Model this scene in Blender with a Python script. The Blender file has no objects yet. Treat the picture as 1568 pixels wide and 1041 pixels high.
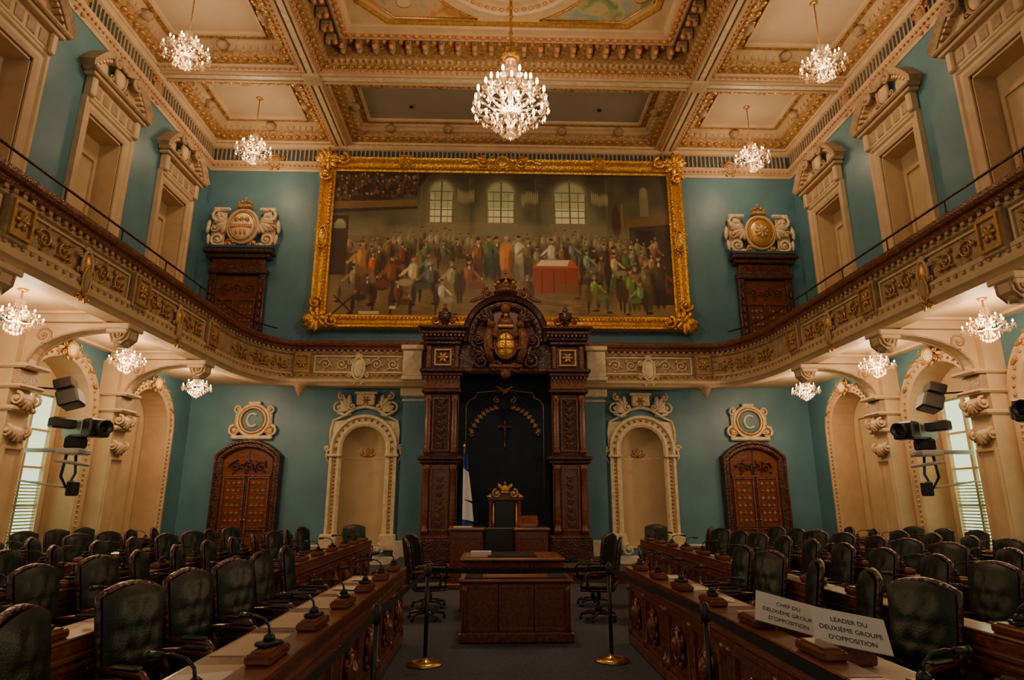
import bpy, math, random
import numpy as np
from mathutils import Vector, Matrix
random.seed(7); np.random.seed(7)
pi=math.pi
# ------------------------------------------------------------------ materials
def mat(name,col,rough=.5,metal=0,var=0.0,vscale=4,bump=0.0,bscale=30,emis=None,es=0,stretch=(1,1,1),voro=False,alpha=None,coat=0):
    m=bpy.data.materials.new(name); m.use_nodes=True
    nt=m.node_tree; b=nt.nodes['Principled BSDF']
    b.inputs['Base Color'].default_value=(*col,1); b.inputs['Roughness'].default_value=rough
    b.inputs['Metallic'].default_value=metal
    if coat: b.inputs['Coat Weight'].default_value=coat; b.inputs['Coat Roughness'].default_value=.15
    if emis: b.inputs['Emission Color'].default_value=(*emis,1); b.inputs['Emission Strength'].default_value=es
    tc=nt.nodes.new('ShaderNodeTexCoord'); mp=nt.nodes.new('ShaderNodeMapping'); mp.inputs['Scale'].default_value=stretch
    nt.links.new(tc.outputs['Object'],mp.inputs['Vector'])
    if var>0:
        n=nt.nodes.new('ShaderNodeTexNoise'); n.inputs['Scale'].default_value=vscale; n.inputs['Detail'].default_value=5
        r=nt.nodes.new('ShaderNodeValToRGB')
        r.color_ramp.elements[0].position=.3; r.color_ramp.elements[1].position=.7
        r.color_ramp.elements[0].color=(*[c*(1-var) for c in col],1)
        r.color_ramp.elements[1].color=(*[min(1,c*(1+var)) for c in col],1)
        nt.links.new(mp.outputs[0],n.inputs['Vector']); nt.links.new(n.outputs['Fac'],r.inputs['Fac'])
        nt.links.new(r.outputs['Color'],b.inputs['Base Color'])
    if bump>0:
        if voro:
            n=nt.nodes.new('ShaderNodeTexVoronoi'); out=n.outputs['Distance']
        else:
            n=nt.nodes.new('ShaderNodeTexNoise'); n.inputs['Detail'].default_value=4; out=n.outputs['Fac']
        n.inputs['Scale'].default_value=bscale
        bp=nt.nodes.new('ShaderNodeBump'); bp.inputs['Strength'].default_value=bump; bp.inputs['Distance'].default_value=.02
        nt.links.new(mp.outputs[0],n.inputs['Vector']); nt.links.new(out,bp.inputs['Height']); nt.links.new(bp.outputs[0],b.inputs['Normal'])
    return m
TEAL=mat('teal_plaster',(.098,.232,.295),.42,var=.14,vscale=1.2,bump=.05,bscale=60)
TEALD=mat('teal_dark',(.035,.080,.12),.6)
TEALM=mat('teal_mid',(.15,.26,.31),.6)
CREAM=mat('cream_plaster',(.60,.43,.25),.55,var=.10,vscale=3,bump=.08,bscale=25)
CREAM2=mat('ochre_plaster',(.40,.27,.145),.55,var=.25,vscale=6,bump=.35,bscale=30,voro=True)
WHITE=mat('ivory_gilt_plaster',(.76,.62,.40),.45,var=.18,vscale=9)
NICHE=mat('niche_plaster',(.60,.46,.26),.6,var=.08,vscale=2)
GOLD=mat('gilt',(.84,.43,.07),.33,.75,var=.35,vscale=14,bump=.6,bscale=26,voro=True)
GOLD2=mat('gilt_dull',(.56,.31,.10),.38,.5,var=.3,vscale=14)
GOLDP=mat('gilt_pink',(.64,.28,.12),.5,.15,var=.3,vscale=18,bump=.4,bscale=22,voro=True)
CEIL=mat('ceiling_plaster',(.54,.40,.26),.7,var=.07,vscale=1.5)
CEILP=mat('ceiling_panel_grey',(.30,.265,.20),.7,var=.05,vscale=1)
CEILO=mat('ceiling_ornament',(.38,.22,.09),.48,.15,var=.4,vscale=12,bump=.7,bscale=20,voro=True)
WOOD=mat('mahogany',(.155,.040,.015),.30,var=.45,vscale=5,stretch=(1,1,7),coat=.4)
WOODR=mat('red_mahogany_desk',(.175,.046,.018),.26,var=.45,vscale=4,stretch=(6,1,6),coat=.5)
WOODL=mat('desk_top_wood',(.20,.068,.028),.28,var=.35,vscale=4,stretch=(1,8,1),coat=.5)
WOODO=mat('polished_amber_wood',(.36,.14,.045),.22,var=.3,vscale=4,stretch=(1,8,1),coat=.6)
WOODD=mat('dark_carved_oak',(.062,.018,.009),.32,var=.5,vscale=6,bump=.6,bscale=24,voro=True,coat=.3)
WOODC=mat('carved_walnut',(.16,.052,.020),.34,var=.4,vscale=12,bump=.5,bscale=30,voro=True)
LEATH=mat('dark_green_leather',(.009,.018,.013),.34,bump=.15,bscale=90)
BLACK=mat('black_plastic',(.012,.012,.013),.4)
BLACKC=mat('black_cloth',(.010,.010,.012),.9)
NAVY=mat('navy_velvet',(.010,.017,.036),.85,var=.3,vscale=3)
CARPET=mat('blue_grey_carpet',(.070,.080,.105),.95,var=.25,vscale=25,bump=.3,bscale=150)
PAPER=mat('paper',(.68,.62,.52),.7)
BLOT=mat('tan_blotter',(.48,.36,.24),.6,var=.08,vscale=3)
BRASS=mat('brass',(.75,.50,.17),.25,.95)
STEEL=mat('grey_metal',(.22,.22,.22),.4,.6)
LGREY=mat('light_grey_plastic',(.45,.45,.43),.5)
BLIND=mat('blind_slat',(.66,.74,.55),.6)
GLASSW=mat('daylight_glass',(.6,.7,.6),.3,emis=(.70,.95,.58),es=1.5)
BULB=mat('bulb',(1,.9,.7),.3,emis=(1,.68,.36),es=14)
BLUEC=mat('flag_blue',(.02,.07,.30),.7)
FLAGW=mat('flag_white',(.75,.75,.78),.8)
MARBLE=mat('white_marble',(.68,.62,.50),.4,var=.1,vscale=5)
CRY=bpy.data.materials.new('crystal'); CRY.use_nodes=True
nt=CRY.node_tree; nt.nodes.clear()
o=nt.nodes.new('ShaderNodeOutputMaterial'); mx=nt.nodes.new('ShaderNodeMixShader'); ad=nt.nodes.new('ShaderNodeAddShader')
tr=nt.nodes.new('ShaderNodeBsdfTransparent'); gl=nt.nodes.new('ShaderNodeBsdfGlossy'); em=nt.nodes.new('ShaderNodeEmission')
gl.inputs['Roughness'].default_value=.06; gl.inputs['Color'].default_value=(.80,.62,.42,1); em.inputs['Color'].default_value=(1,.60,.28,1); em.inputs['Strength'].default_value=.26  # faint warm emission added to the crystals, standing in for lamplight they catch
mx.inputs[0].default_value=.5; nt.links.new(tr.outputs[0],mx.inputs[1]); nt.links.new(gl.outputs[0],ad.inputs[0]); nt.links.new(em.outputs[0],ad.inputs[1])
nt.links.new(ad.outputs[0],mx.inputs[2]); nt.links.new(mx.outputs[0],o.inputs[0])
def scene_mat(name,cols,scale):
    m=bpy.data.materials.new(name); m.use_nodes=True; nt=m.node_tree; b=nt.nodes['Principled BSDF']; b.inputs['Roughness'].default_value=.7
    tc=nt.nodes.new('ShaderNodeTexCoord'); n=nt.nodes.new('ShaderNodeTexNoise'); n.inputs['Scale'].default_value=scale; n.inputs['Detail'].default_value=3; n.inputs['Distortion'].default_value=.6
    r=nt.nodes.new('ShaderNodeValToRGB'); e=r.color_ramp.elements
    while len(e)<len(cols): e.new(.5)
    for i,c in enumerate(cols): e[i].position=.3+.4*i/(len(cols)-1); e[i].color=(*c,1)
    nt.links.new(tc.outputs['Object'],n.inputs['Vector']); nt.links.new(n.outputs['Fac'],r.inputs['Fac']); nt.links.new(r.outputs['Color'],b.inputs['Base Color'])
    return m
FRESL=scene_mat('ceiling_fresco_amber',[(.20,.16,.07),(.50,.20,.06),(.60,.34,.14),(.45,.36,.2),(.2,.26,.22)],1.6)
FRESR=scene_mat('ceiling_fresco_green',[(.08,.14,.08),(.20,.26,.12),(.45,.36,.16),(.22,.32,.28),(.5,.3,.12)],1.6)

# ------------------------------------------------------------------ builder
def FR(o,x,y):
    x=Vector(x).normalized(); y=Vector(y).normalized(); z=x.cross(y); M=Matrix.Identity(4)
    for i in range(3): M[i][0]=x[i];M[i][1]=y[i];M[i][2]=z[i];M[i][3]=o[i]
    return M
def END(x,z,y=17.0): return FR((x,y,z),(1,0,0),(0,0,1))
def SIDE(s,y,z,x):
    M=FR((-x,y,z),(0,1,0),(0,0,1))
    return M if s<0 else Matrix.Diagonal((-1,1,1,1))@M
T=Matrix.Translation
class MB:
    def __init__(s): s.v=[];s.f=[];s.m=[];s.sm=[];s.mats=[];s.M=Matrix.Identity(4);s.st=[]
    def push(s,M): s.st.append(s.M.copy()); s.M=s.M@M; return s
    def pop(s): s.M=s.st.pop()
    def add(s,vs,fs,mt,smooth=False):
        b=len(s.v); M=s.M
        if mt not in s.mats: s.mats.append(mt)
        k=s.mats.index(mt); fl=M.to_3x3().determinant()<0
        for p in vs:
            q=M@Vector(p); s.v.append((q.x,q.y,q.z))
        for f in fs:
            g=[b+i for i in f]
            if fl: g.reverse()
            s.f.append(g); s.m.append(k); s.sm.append(smooth)
    def box(s,c,d,mt,bev=0):
        cx,cy,cz=c; x,y,z=[a/2 for a in d]
        if bev<=0:
            vs=[(cx+i*x,cy+j*y,cz+k*z) for i in(-1,1) for j in(-1,1) for k in(-1,1)]
            s.add(vs,[(0,1,3,2),(4,6,7,5),(0,4,5,1),(2,3,7,6),(0,2,6,4),(1,5,7,3)],mt); return
        bev=min(bev,x*.9,y*.9,z*.9)
        vs=[];idx={}
        for i in(-1,1):
            for j in(-1,1):
                for k in(-1,1):
                    for a in range(3):
                        p=[i*(x-(0 if a==0 else bev)),j*(y-(0 if a==1 else bev)),k*(z-(0 if a==2 else bev))]
                        idx[(i,j,k,a)]=len(vs); vs.append(tuple(p))
        fs=[]
        for a in range(3):
            o1,o2=[q for q in range(3) if q!=a]
            for sg in(-1,1):
                q=[]
                for u,v in((-1,-1),(1,-1),(1,1),(-1,1)):
                    t=[0,0,0];t[a]=sg;t[o1]=u;t[o2]=v;q.append(idx[(*t,a)])
                fs.append(q)
            for u in(-1,1):
                for v in(-1,1):
                    q=[]
                    for sg,ax in((-1,o1),(1,o1),(1,o2),(-1,o2)):
                        t=[0,0,0];t[a]=sg;t[o1]=u;t[o2]=v;q.append(idx[(*t,ax)])
                    fs.append(q)
        for i in(-1,1):
            for j in(-1,1):
                for k in(-1,1): fs.append([idx[(i,j,k,a)] for a in range(3)])
        out=[]
        for f in fs:
            P=[Vector(vs[i]) for i in f]; n=(P[1]-P[0]).cross(P[2]-P[0]); c0=sum(P,Vector())/len(P)
            out.append(f if n.dot(c0)>0 else f[::-1])
        s.add([(cx+p[0],cy+p[1],cz+p[2]) for p in vs],out,mt)
    def bx(s,x0,x1,y0,y1,z0,z1,mt,bev=0): s.box(((x0+x1)/2,(y0+y1)/2,(z0+z1)/2),(abs(x1-x0),abs(y1-y0),abs(z1-z0)),mt,bev)
    def prism(s,poly,z0,z1,mt):
        n=len(poly); A=sum(poly[i][0]*poly[(i+1)%n][1]-poly[(i+1)%n][0]*poly[i][1] for i in range(n))
        if A<0: poly=poly[::-1]
        vs=[(p[0],p[1],z0) for p in poly]+[(p[0],p[1],z1) for p in poly]
        fs=[list(range(n))[::-1],list(range(n,2*n))]+[(i,(i+1)%n,n+(i+1)%n,n+i) for i in range(n)]
        s.add(vs,fs,mt)
    def lathe(s,prof,mt,n=12,c=(0,0,0),smooth=True):
        vs=[];fs=[]
        for r,z in prof:
            for i in range(n):
                a=2*pi*i/n; vs.append((c[0]+r*math.cos(a),c[1]+r*math.sin(a),c[2]+z))
        for k in range(len(prof)-1):
            for i in range(n):
                j=(i+1)%n; fs.append((k*n+i,k*n+j,(k+1)*n+j,(k+1)*n+i))
        if prof[0][0]>1e-4: fs.append(list(range(n))[::-1])
        if prof[-1][0]>1e-4: fs.append([(len(prof)-1)*n+i for i in range(n)])
        s.add(vs,fs,mt,smooth)
    def sph(s,c,r,mt,n=8,k=5):
        if not hasattr(r,'__len__'): r=(r,r,r)
        prof=[(math.sin(pi*i/k),-math.cos(pi*i/k)) for i in range(k+1)]
        s.push(T(c)@Matrix.Diagonal((*r,1))); s.lathe([(max(a,.0),b) for a,b in prof],mt,n); s.pop()
    def octa(s,c,r,h,mt):
        x,y,z=c
        s.add([(x+r,y,z),(x,y+r,z),(x-r,y,z),(x,y-r,z),(x,y,z+h),(x,y,z-h)],
          [(0,1,4),(1,2,4),(2,3,4),(3,0,4),(1,0,5),(2,1,5),(3,2,5),(0,3,5)],mt)
    def tube(s,pts,r,mt,n=6,closed=False):
        P=[Vector(p) for p in pts]; N=len(P); R=r if hasattr(r,'__len__') else [r]*N
        vs=[];pu=None
        for i in range(N):
            if closed: t=P[(i+1)%N]-P[i-1]
            else: t=P[min(i+1,N-1)]-P[max(i-1,0)]
            if t.length<1e-9: t=Vector((0,0,1))
            t.normalize()
            if pu is None: pu=Vector((0,0,1)) if abs(t.z)<.9 else Vector((1,0,0))
            u=pu-t*pu.dot(t)
            if u.length<1e-5: u=t.orthogonal()
            u.normalize(); pu=u; w=t.cross(u)
            for k in range(n):
                a=2*pi*k/n; q=P[i]+(u*math.cos(a)+w*math.sin(a))*R[i]; vs.append(tuple(q))
        fs=[]
        for i in range(N if closed else N-1):
            j=(i+1)%N
            for k in range(n):
                l=(k+1)%n; fs.append((i*n+k,i*n+l,j*n+l,j*n+k))
        if not closed: fs+= [list(range(n))[::-1],[(N-1)*n+k for k in range(n)]]
        s.add(vs,fs,mt,True)
    def mold(s,path,prof,mt,closed=False,caps=False,smooth=False):
        N=len(path); P=[Vector((p[0],p[1])) for p in path]; m=[]
        def nrm(a,b):
            d=(b-a).normalized(); return Vector((-d.y,d.x))
        for i in range(N):
            if closed: n1=nrm(P[i-1],P[i]); n2=nrm(P[i],P[(i+1)%N])
            else:
                n1=nrm(P[max(i-1,0)],P[max(i,1)]); n2=nrm(P[min(i,N-2)],P[min(i+1,N-1)])
            m.append((n1+n2)/max(.2,1+n1.dot(n2)))
        K=len(prof); vs=[]
        for i in range(N):
            for d,h in prof: vs.append((P[i].x+m[i].x*d,P[i].y+m[i].y*d,h))
        fs=[]
        for i in range(N if closed else N-1):
            j=(i+1)%N
            for k in range(K-1): fs.append((i*K+k,i*K+k+1,j*K+k+1,j*K+k))
        if caps and not closed: fs+=[list(range(K)),[(N-1)*K+k for k in range(K)][::-1]]
        s.add(vs,fs,mt,smooth)
    def mesh(s,name):
        me=bpy.data.meshes.new(name); me.from_pydata(s.v,[],s.f)
        for m in s.mats: me.materials.append(m)
        me.polygons.foreach_set('material_index',s.m); me.polygons.foreach_set('use_smooth',s.sm); me.update(); return me
    def obj(s,name,loc=(0,0,0),rz=0,parent=None):
        return put(s.mesh(name),name,loc,rz,parent)
def put(me,name,loc=(0,0,0),rz=0,parent=None,rot=None,sc=None):
    o=bpy.data.objects.new(name,me); bpy.context.scene.collection.objects.link(o)
    o.location=loc; o.rotation_euler=rot if rot else (0,0,rz)
    if sc: o.scale=sc
    if parent: o.parent=parent
    return o
LC=(1,.69,.40)
def plight(W,r,parent,loc=(0,0,0),col=LC,name='bulb_light'):
    l=bpy.data.lights.new(name,'POINT'); l.energy=W; l.shadow_soft_size=r; l.color=col
    o=bpy.data.objects.new(name,l); bpy.context.scene.collection.objects.link(o); o.location=loc; o.parent=parent
def spiral(mb,cx,cy,r0,turns,a0,d,mt,tr=.02,z=.02,n=5):
    N=int(9*turns)+2; pts=[];R=[]
    for i in range(N):
        t=i/(N-1); r=r0*(1-.88*t); a=a0+d*turns*2*pi*t
        pts.append((cx+r*math.cos(a),cy+r*math.sin(a),z)); R.append(tr*(1-.45*t))
    mb.tube(pts,R,mt,n); mb.sph((cx,cy,z),tr*1.5,mt,6,4)
def leaf(mb,cx,cy,L,w,a,mt,z=.02,h=.025):
    mb.push(T((cx,cy,z))@Matrix.Rotation(a,4,'Z')@T((L/2,0,0))); mb.sph((0,0,0),(L/2,w/2,h),mt,6,4); mb.pop()
def scrolls(mb,w,h,mt,tr=None,n=None):
    n=n or max(1,round(w/(h*1.0))); tr=tr or h*.06
    st=w/n
    for i in range(n):
        x=-w/2+st*(i+.5); d=1 if (i%2) else -1
        if x>0: d=-d
        sx=1 if x<0 else -1
        spiral(mb,x,0,min(st,h)*.44,1.6,pi if sx>0 else 0,d,mt,tr,tr)
        for k in range(4):
            a=k*1.6+i; leaf(mb,x+math.cos(a)*h*.36,math.sin(a)*h*.36,h*.3,h*.13,a+.8*d,mt,tr,tr*1.5)
def cartouche(mb,w,h,mA,mB):
    mb.sph((0,0,.02),(w*.24,h*.33,.07),mB,12,6)
    mb.tube([(w*.27*math.cos(a),h*.37*math.sin(a),.04) for a in [2*pi*i/16 for i in range(16)]],.035*w+.008,mA,5,True)
    for s in(-1,1):
        spiral(mb,s*w*.36,h*.2,w*.13,1.4,pi/2,-s,mA,w*.03,.03)
        spiral(mb,s*w*.34,-h*.22,w*.12,1.4,-pi/2,s,mA,w*.03,.03)
        for k in range(3): leaf(mb,s*w*.1,-h*.36,h*.22,w*.09,-pi/2+s*(.3+.5*k),mA)
    for k in range(5): leaf(mb,0,h*.34,h*.2,w*.09,pi/2+(k-2)*.5,mA)
def rosette(mb,r,mt,z=.02,n=6):
    for i in range(n): leaf(mb,0,0,r,r*.5,2*pi*i/n,mt,z,r*.2)
    mb.sph((0,0,z+.01),r*.28,mt,6,4)
def archpath(w,zb,zs,n=14,rise=None):
    r=w/2
    if rise is None: arc=[(-r*math.cos(pi*i/n),zs+r*math.sin(pi*i/n)) for i in range(n+1)]
    else:
        R=(r*r+rise*rise)/(2*rise); a0=math.asin(r/R); arc=[(R*math.sin(-a0+2*a0*i/n),zs+rise-R+R*math.cos(-a0+2*a0*i/n)) for i in range(n+1)]
    return ([(-r,zb)] if zb<zs-1e-4 else [])+arc+([(r,zb)] if zb<zs-1e-4 else [])
def wall_open(mb,x0,x1,y0,y1,ops,t,mt):
    x=x0
    for xc,w,yb,ys,ar in sorted(ops):
        l,r=xc-w/2,xc+w/2
        if l>x: mb.prism([(x,y0),(l,y0),(l,y1),(x,y1)],-t,0,mt)
        if yb>y0: mb.prism([(l,y0),(r,y0),(r,yb),(l,yb)],-t,0,mt)
        if ar: mb.prism([(l,y1)]+[(xc+a,b) for a,b in archpath(w,ys,ys)]+[(r,y1)],-t,0,mt)
        else: mb.prism([(l,ys),(r,ys),(r,y1),(l,y1)],-t,0,mt)
        x=r
    if x<x1: mb.prism([(x,y0),(x1,y0),(x1,y1),(x,y1)],-t,0,mt)

HW=8.82; D=17.0; Y0=-3.0; GF=4.85
BR=[1.85,4.7,7.55,10.4,13.25]
BW=9.05
ARC=((3.28,1.95),(6.12,1.95),(8.97,1.95),(11.82,1.95),(15.0,1.8))
# ------------------------------------------------------------------ shell
m=MB(); m.bx(-9.8,9.8,Y0,D+.9,-.2,0,CARPET); m.obj('floor')
m=MB(); m.push(END(0,0))
wall_open(m,-9.3,9.3,0,12.7,[(-3.75,1.16,.35,2.95,True),(3.75,1.16,.35,2.95,True)],.3,TEAL); m.pop()
for s in(-1,1):
    m.push(END(s*3.75,0,17))
    r=.58;zs=2.95;N=12
    vs=[]
    for i in range(N+1):
        a=pi*i/N
        for z in(.35,zs): vs.append((-r*math.cos(a),z,-r*math.sin(a)*.9))
    m.add(vs,[(2*i,2*i+1,2*i+3,2*i+2) for i in range(N)],NICHE,True)
    vs=[];K=6
    for j in range(K+1):
        b=pi/2*j/K
        for i in range(N+1):
            a=pi*i/N; vs.append((-r*math.cos(a)*math.cos(b),zs+r*math.sin(b),-r*math.sin(a)*.9*math.cos(b)))
    m.add(vs,[(j*(N+1)+i,j*(N+1)+i+1,(j+1)*(N+1)+i+1,(j+1)*(N+1)+i) for j in range(K) for i in range(N)],NICHE,True)
    m.bx(-.58,.58,.28,.35,-.5,-.01,MARBLE)
    m.tube([(-r*math.cos(pi*i/N),zs-.25,-r*.9*math.sin(pi*i/N)-.01) for i in range(1,N)],.02,WHITE,5)
    for k in range(5): leaf(m,0,zs-.2,.26,.08,pi/2+(k-2)*.6,GOLD2,-.48,.02)
    m.pop()
m.obj('wall_north')
tn=1
for s in(-1,1):
    m=MB(); m.push(END(s*3.75,0,16.99)); zs=2.95
    m.mold(archpath(1.16,.35,zs,18),[(0,0),(0,.06),(.06,.1),(.12,.1),(.14,.06),(.2,.06),(.24,.14),(.31,.14),(.33,.0)],WHITE)
    for i in range(25):
        for q in(-1,1): m.sph((q*(.58+.17),.5+i*.1,.08),(.03,.04,.03),GOLD2,6,4)
    for i in range(15):
        a=pi*i/14; m.sph((-.75*math.cos(a),zs+.75*math.sin(a),.09),.035,GOLD2,6,4)
    for q in(-1,1):
        spiral(m,q*.98,2.95,.1,1.3,0,q,WHITE,.03,.06); m.box((q*.76,.55,.14),(.44,.4,.26),WHITE,.03); m.box((q*.76,2.75,.1),(.38,.08,.2),WHITE,.02)
        m.tube([(q*.95,2.95,.06),(q*1.0,2.75,.06),(q*.92,2.55,.05)],.025,WHITE,5)
        m.prism([(q*.88,3.05),(q*.88,3.66),(q*.46,3.70),(q*.66,3.58),(q*.84,3.3)],0,.04,WHITE)
        m.tube([(q*.9,3.0,.06),(q*.92,3.4,.06),(q*.86,3.68,.06),(q*.6,3.80,.06),(q*.4,3.86,.06)],.035,WHITE,6)
    m.push(T((0,4.02,.1)))
    m.tube([(-.75,-.12,0),(-.55,-.2,0),(-.3,-.02,0),(0,.04,0),(.3,-.02,0),(.55,-.2,0),(.75,-.12,0)],.05,WHITE,6)
    m.box((0,.22,.03),(.5,.3,.12),WHITE,.03); m.box((0,.4,.03),(.62,.07,.18),WHITE,.02); m.push(T((0,.2,.07))); rosette(m,.13,GOLD2); m.pop()
    for q in(-1,1):
        for k in range(5): leaf(m,q*.42,-.05,.46-.03*k,.14,pi/2-q*(.1+.38*k),WHITE,.03,.05)
        spiral(m,q*.72,.0,.16,1.4,pi/2,-q,WHITE,.035,.04); spiral(m,q*.66,.32,.11,1.4,pi/2,-q,WHITE,.03,.04)
        spiral(m,q*.36,.05,.12,1.4,pi/2,-q,WHITE,.03,.06)
    m.pop(); m.pop(); m.obj('trim_%d'%tn); tn+=1
WY=(3.7,6.55,9.4,12.25,15.25)
for s,nm in((-1,'wall_west'),(1,'wall_east')):
    m=MB()
    m.push(SIDE(s,0,0,8.5)); wall_open(m,Y0,D,0,4.64,[(y,w,0,3.3,True) for y,w in ARC],BW-8.5+.02,TEAL); m.pop()
    m.push(SIDE(s,0,0,HW)); wall_open(m,Y0,D,4.64,12.7,[(y,1.2,5.0,9.45,False) for y in WY],.5,TEAL)
    m.prism([(Y0,4.85),(D,4.85),(D,9.8),(Y0,9.8)],-.55,-.45,NICHE)
    for y in WY:
        for q in(-1,1): m.bx(y+q*.57,y+q*.61,5,9.45,-.45,.0,CREAM)
        m.bx(y-.61,y+.61,9.4,9.46,-.45,0,CREAM)
        m.mold([(y-.42,8.9),(y-.42,5.1),(y+.42,5.1),(y+.42,8.9)],[(0,-.45),(0,-.4),(-.08,-.4),(-.08,-.45)],CREAM,True)
    m.pop()
    m.push(SIDE(s,0,0,BW)); m.prism([(Y0,0),(D,0),(D,4.64),(Y0,4.64)],-.1,0,NICHE); m.pop()
    m.obj(nm)
wn=1
for s in(-1,1):
    for y in(3.28,6.12,8.97,11.82):
        m=MB(); m.push(SIDE(s,y+.1,0,BW))
        m.bx(-.55,.55,.75,3.55,.01,.03,GLASSW)
        m.mold([(-.57,.7),(.57,.7),(.57,3.6),(-.57,3.6)],[(0,0.01),(0,.1),(-.1,.1),(-.1,.01)],CREAM,True)
        m.bx(-.03,.03,.7,3.6,.03,.09,CREAM)
        for z in(1.5,2.2,2.9): m.bx(-.55,.55,z-.02,z+.02,.03,.08,CREAM)
        for i in range(20): m.bx(-.53,.53,.78+i*.06,.805+i*.06,.09,.11,BLIND)
        m.box((0,.62,.1),(1.4,.07,.2),CREAM,.01)
        m.pop(); m.obj('window_%d'%wn); wn+=1
    m=MB(); m.push(SIDE(s,15.0,0,BW))
    m.mold([(-.55,.5),(.55,.5),(.55,3.6),(-.55,3.6)],[(0,0),(0,.06),(-.07,.06),(-.07,0)],CREAM,True); m.pop(); m.obj('trim_%d'%tn); tn+=1
for s in(-1,1):
    m=MB()
    for y,w in ARC:
        m.push(SIDE(s,y,0,8.5))
        m.mold(archpath(w,0,3.3,18),[(.0,-.54),(-.02,-.54),(-.02,.03),(.03,.06),(.11,.06),(.13,.1),(.18,.1),(.2,0)],CREAM)
        for i in range(23):
            a=pi*i/22; m.sph(((w/2+.07)*-math.cos(a),3.3+(w/2+.07)*math.sin(a),.07),.03,GOLD2,6,4)
        for i in range(28):
            for q in(-1,1): m.sph((q*(w/2+.07),.4+i*.1,.07),.028,CREAM,6,4)
        m.push(T((0,3.3+w/2+.12,.1))); cartouche(m,.55,.4,GOLD2,WHITE); m.pop()
        for q in(-1,1):
            for k in range(4): leaf(m,q*(.3+.18*k),3.3+w/2+.1-.05*k*k,.2,.08,(0 if q>0 else pi)-q*.25*k,GOLD2,.1)
        m.pop()
    m.obj('trim_%d'%tn); tn+=1
    for y in BR:
        m=MB(); m.push(SIDE(s,y,0,8.495)); w=.24; d=.45
        m.box((0,.25,d/2+.03),(w*2+.1,.5,d+.06),CREAM,.02); m.box((0,.56,d/2+.02),(w*2+.06,.1,d+.03),CREAM,.03)
        m.bx(-w,w,.6,3.0,0,d-.04,CREAM)
        m.mold([(-w+.06,.75),(w-.06,.75),(w-.06,2.4),(-w+.06,2.4)],[(0,d-.04),(0,d),(-.04,d),(-.05,d-.04)],CREAM,True)
        m.box((0,3.04,d/2+.03),(w*2+.1,.09,d+.06),CREAM,.03)
        m.bx(-w,w,3.08,4.45,0,d-.08,CREAM)
        for z,dd,r in((2.68,.0,.10),(3.2,.06,.11)):
            for q in(-1,1):
                m.push(T((q*(w-.03),z,d-.02+dd))@Matrix.Rotation(pi/2,4,'Y')); spiral(m,0,0,r,1.5,pi/2,1,CREAM,.028,0); m.pop()
            m.push(T((0,z,d+dd-.06))); m.sph((0,0,0),(w*.95,r,r),CREAM,10,6)
            for k in range(5): leaf(m,0,.02,.24,.09,-pi/2+(k-2)*.45,CREAM2,.08,.04)
            m.pop()
        m.box((0,3.40,d/2+.06),(w*2+.12,.07,d+.12),CREAM,.03)
        m.box((0,3.56,d/2+.01),(w*2-.02,.26,d+.02),CREAM2,.02); m.box((0,3.74,d/2+.08),(w*2+.12,.08,d+.16),CREAM,.03)
        poly=[(d-.1,4.49),(d-.1,3.78)]
        poly+=[(d+.02+1.2*(1-math.cos(t)),3.78+.62*math.sin(t)) for t in [pi/2*i/10 for i in range(11)]]
        poly+=[(1.74,4.34),(1.8,4.18),(1.95,4.14),(2.06,4.24),(2.08,4.49)]
        m.push(Matrix(((0,0,1,0),(0,1,0,0),(1,0,0,0),(0,0,0,1)))); m.prism(poly,-.12,.12,CREAM)
        for q in(-1,1):
            m.tube([(p[0],p[1],q*.12) for p in poly[1:]],.022,CREAM2,5)
            spiral(m,1.9,4.3,.13,1.7,pi/2,-1,CREAM2,.028,q*.14)
            spiral(m,.66,4.28,.15,1.7,-pi/2,1,CREAM2,.024,q*.13)
        m.pop()
        m.push(T((0,4.18,1.9))); m.sph((0,.06,0),(.13,.13,.13),CREAM2,8,6)
        m.push(Matrix.Rotation(-pi/2,4,'X')); m.lathe([(.11,-.08),(.13,0),(.09,.05),(.1,.09),(.04,.17),(0,.2)],CREAM2,8); m.pop(); m.pop()
        m.box((0,4.43,1.88),(.46,.1,.46),CREAM,.02); m.box((0,4.36,1.88),(.36,.08,.36),CREAM,.02)
        m.pop(); m.obj('gallery_pilaster')
# ------------------------------------------------------------------ gallery
path=[(-6.5,Y0),(-6.5,14.0)]+[(-6.5+1.0*(1-math.cos(t)),14+2.2*math.sin(t)) for t in [pi/2*i/12 for i in range(1,13)]]
path=path+[(-x,y) for x,y in path[::-1]]
m=MB(); m.prism([(-HW,Y0),(-HW,D),(HW,D),(HW,Y0)]+[(x*.99,y) for x,y in path[::-1]],4.64,GF,CREAM)
for s in(-1,1):
    for y in BR: m.bx(s*6.7,s*8.4,y-.2,y+.2,4.50,4.64,CREAM)
    for a,b in zip(BR[:-1],BR[1:]): m.mold([(s*6.95,a+.35),(s*8.25,a+.35),(s*8.25,b-.35),(s*6.95,b-.35)],[(0,4.64),(0,4.6),(.06,4.6),(.06,4.64)],CREAM,True)
m.obj('gallery_floor')
m=MB()
m.mold(path,[(.3,4.64),(.3,4.5),(-.02,4.5),(-.06,4.56),(-.1,4.6),(-.1,4.66),(-.03,4.70)],CREAM)
m.mold(path,[(-.03,4.70),(-.03,4.75),(-.07,4.79),(0,4.84),(0,5.32),(-.05,5.36),(-.05,5.42)],CREAM2)
m.mold(path,[(-.05,5.42),(-.10,5.46),(-.12,5.53),(-.17,5.55),(-.19,5.60),(-.18,5.67),(-.13,5.70),(.18,5.70),(.18,5.57),(.1,5.57),(.1,4.85)],WOODC)
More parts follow.
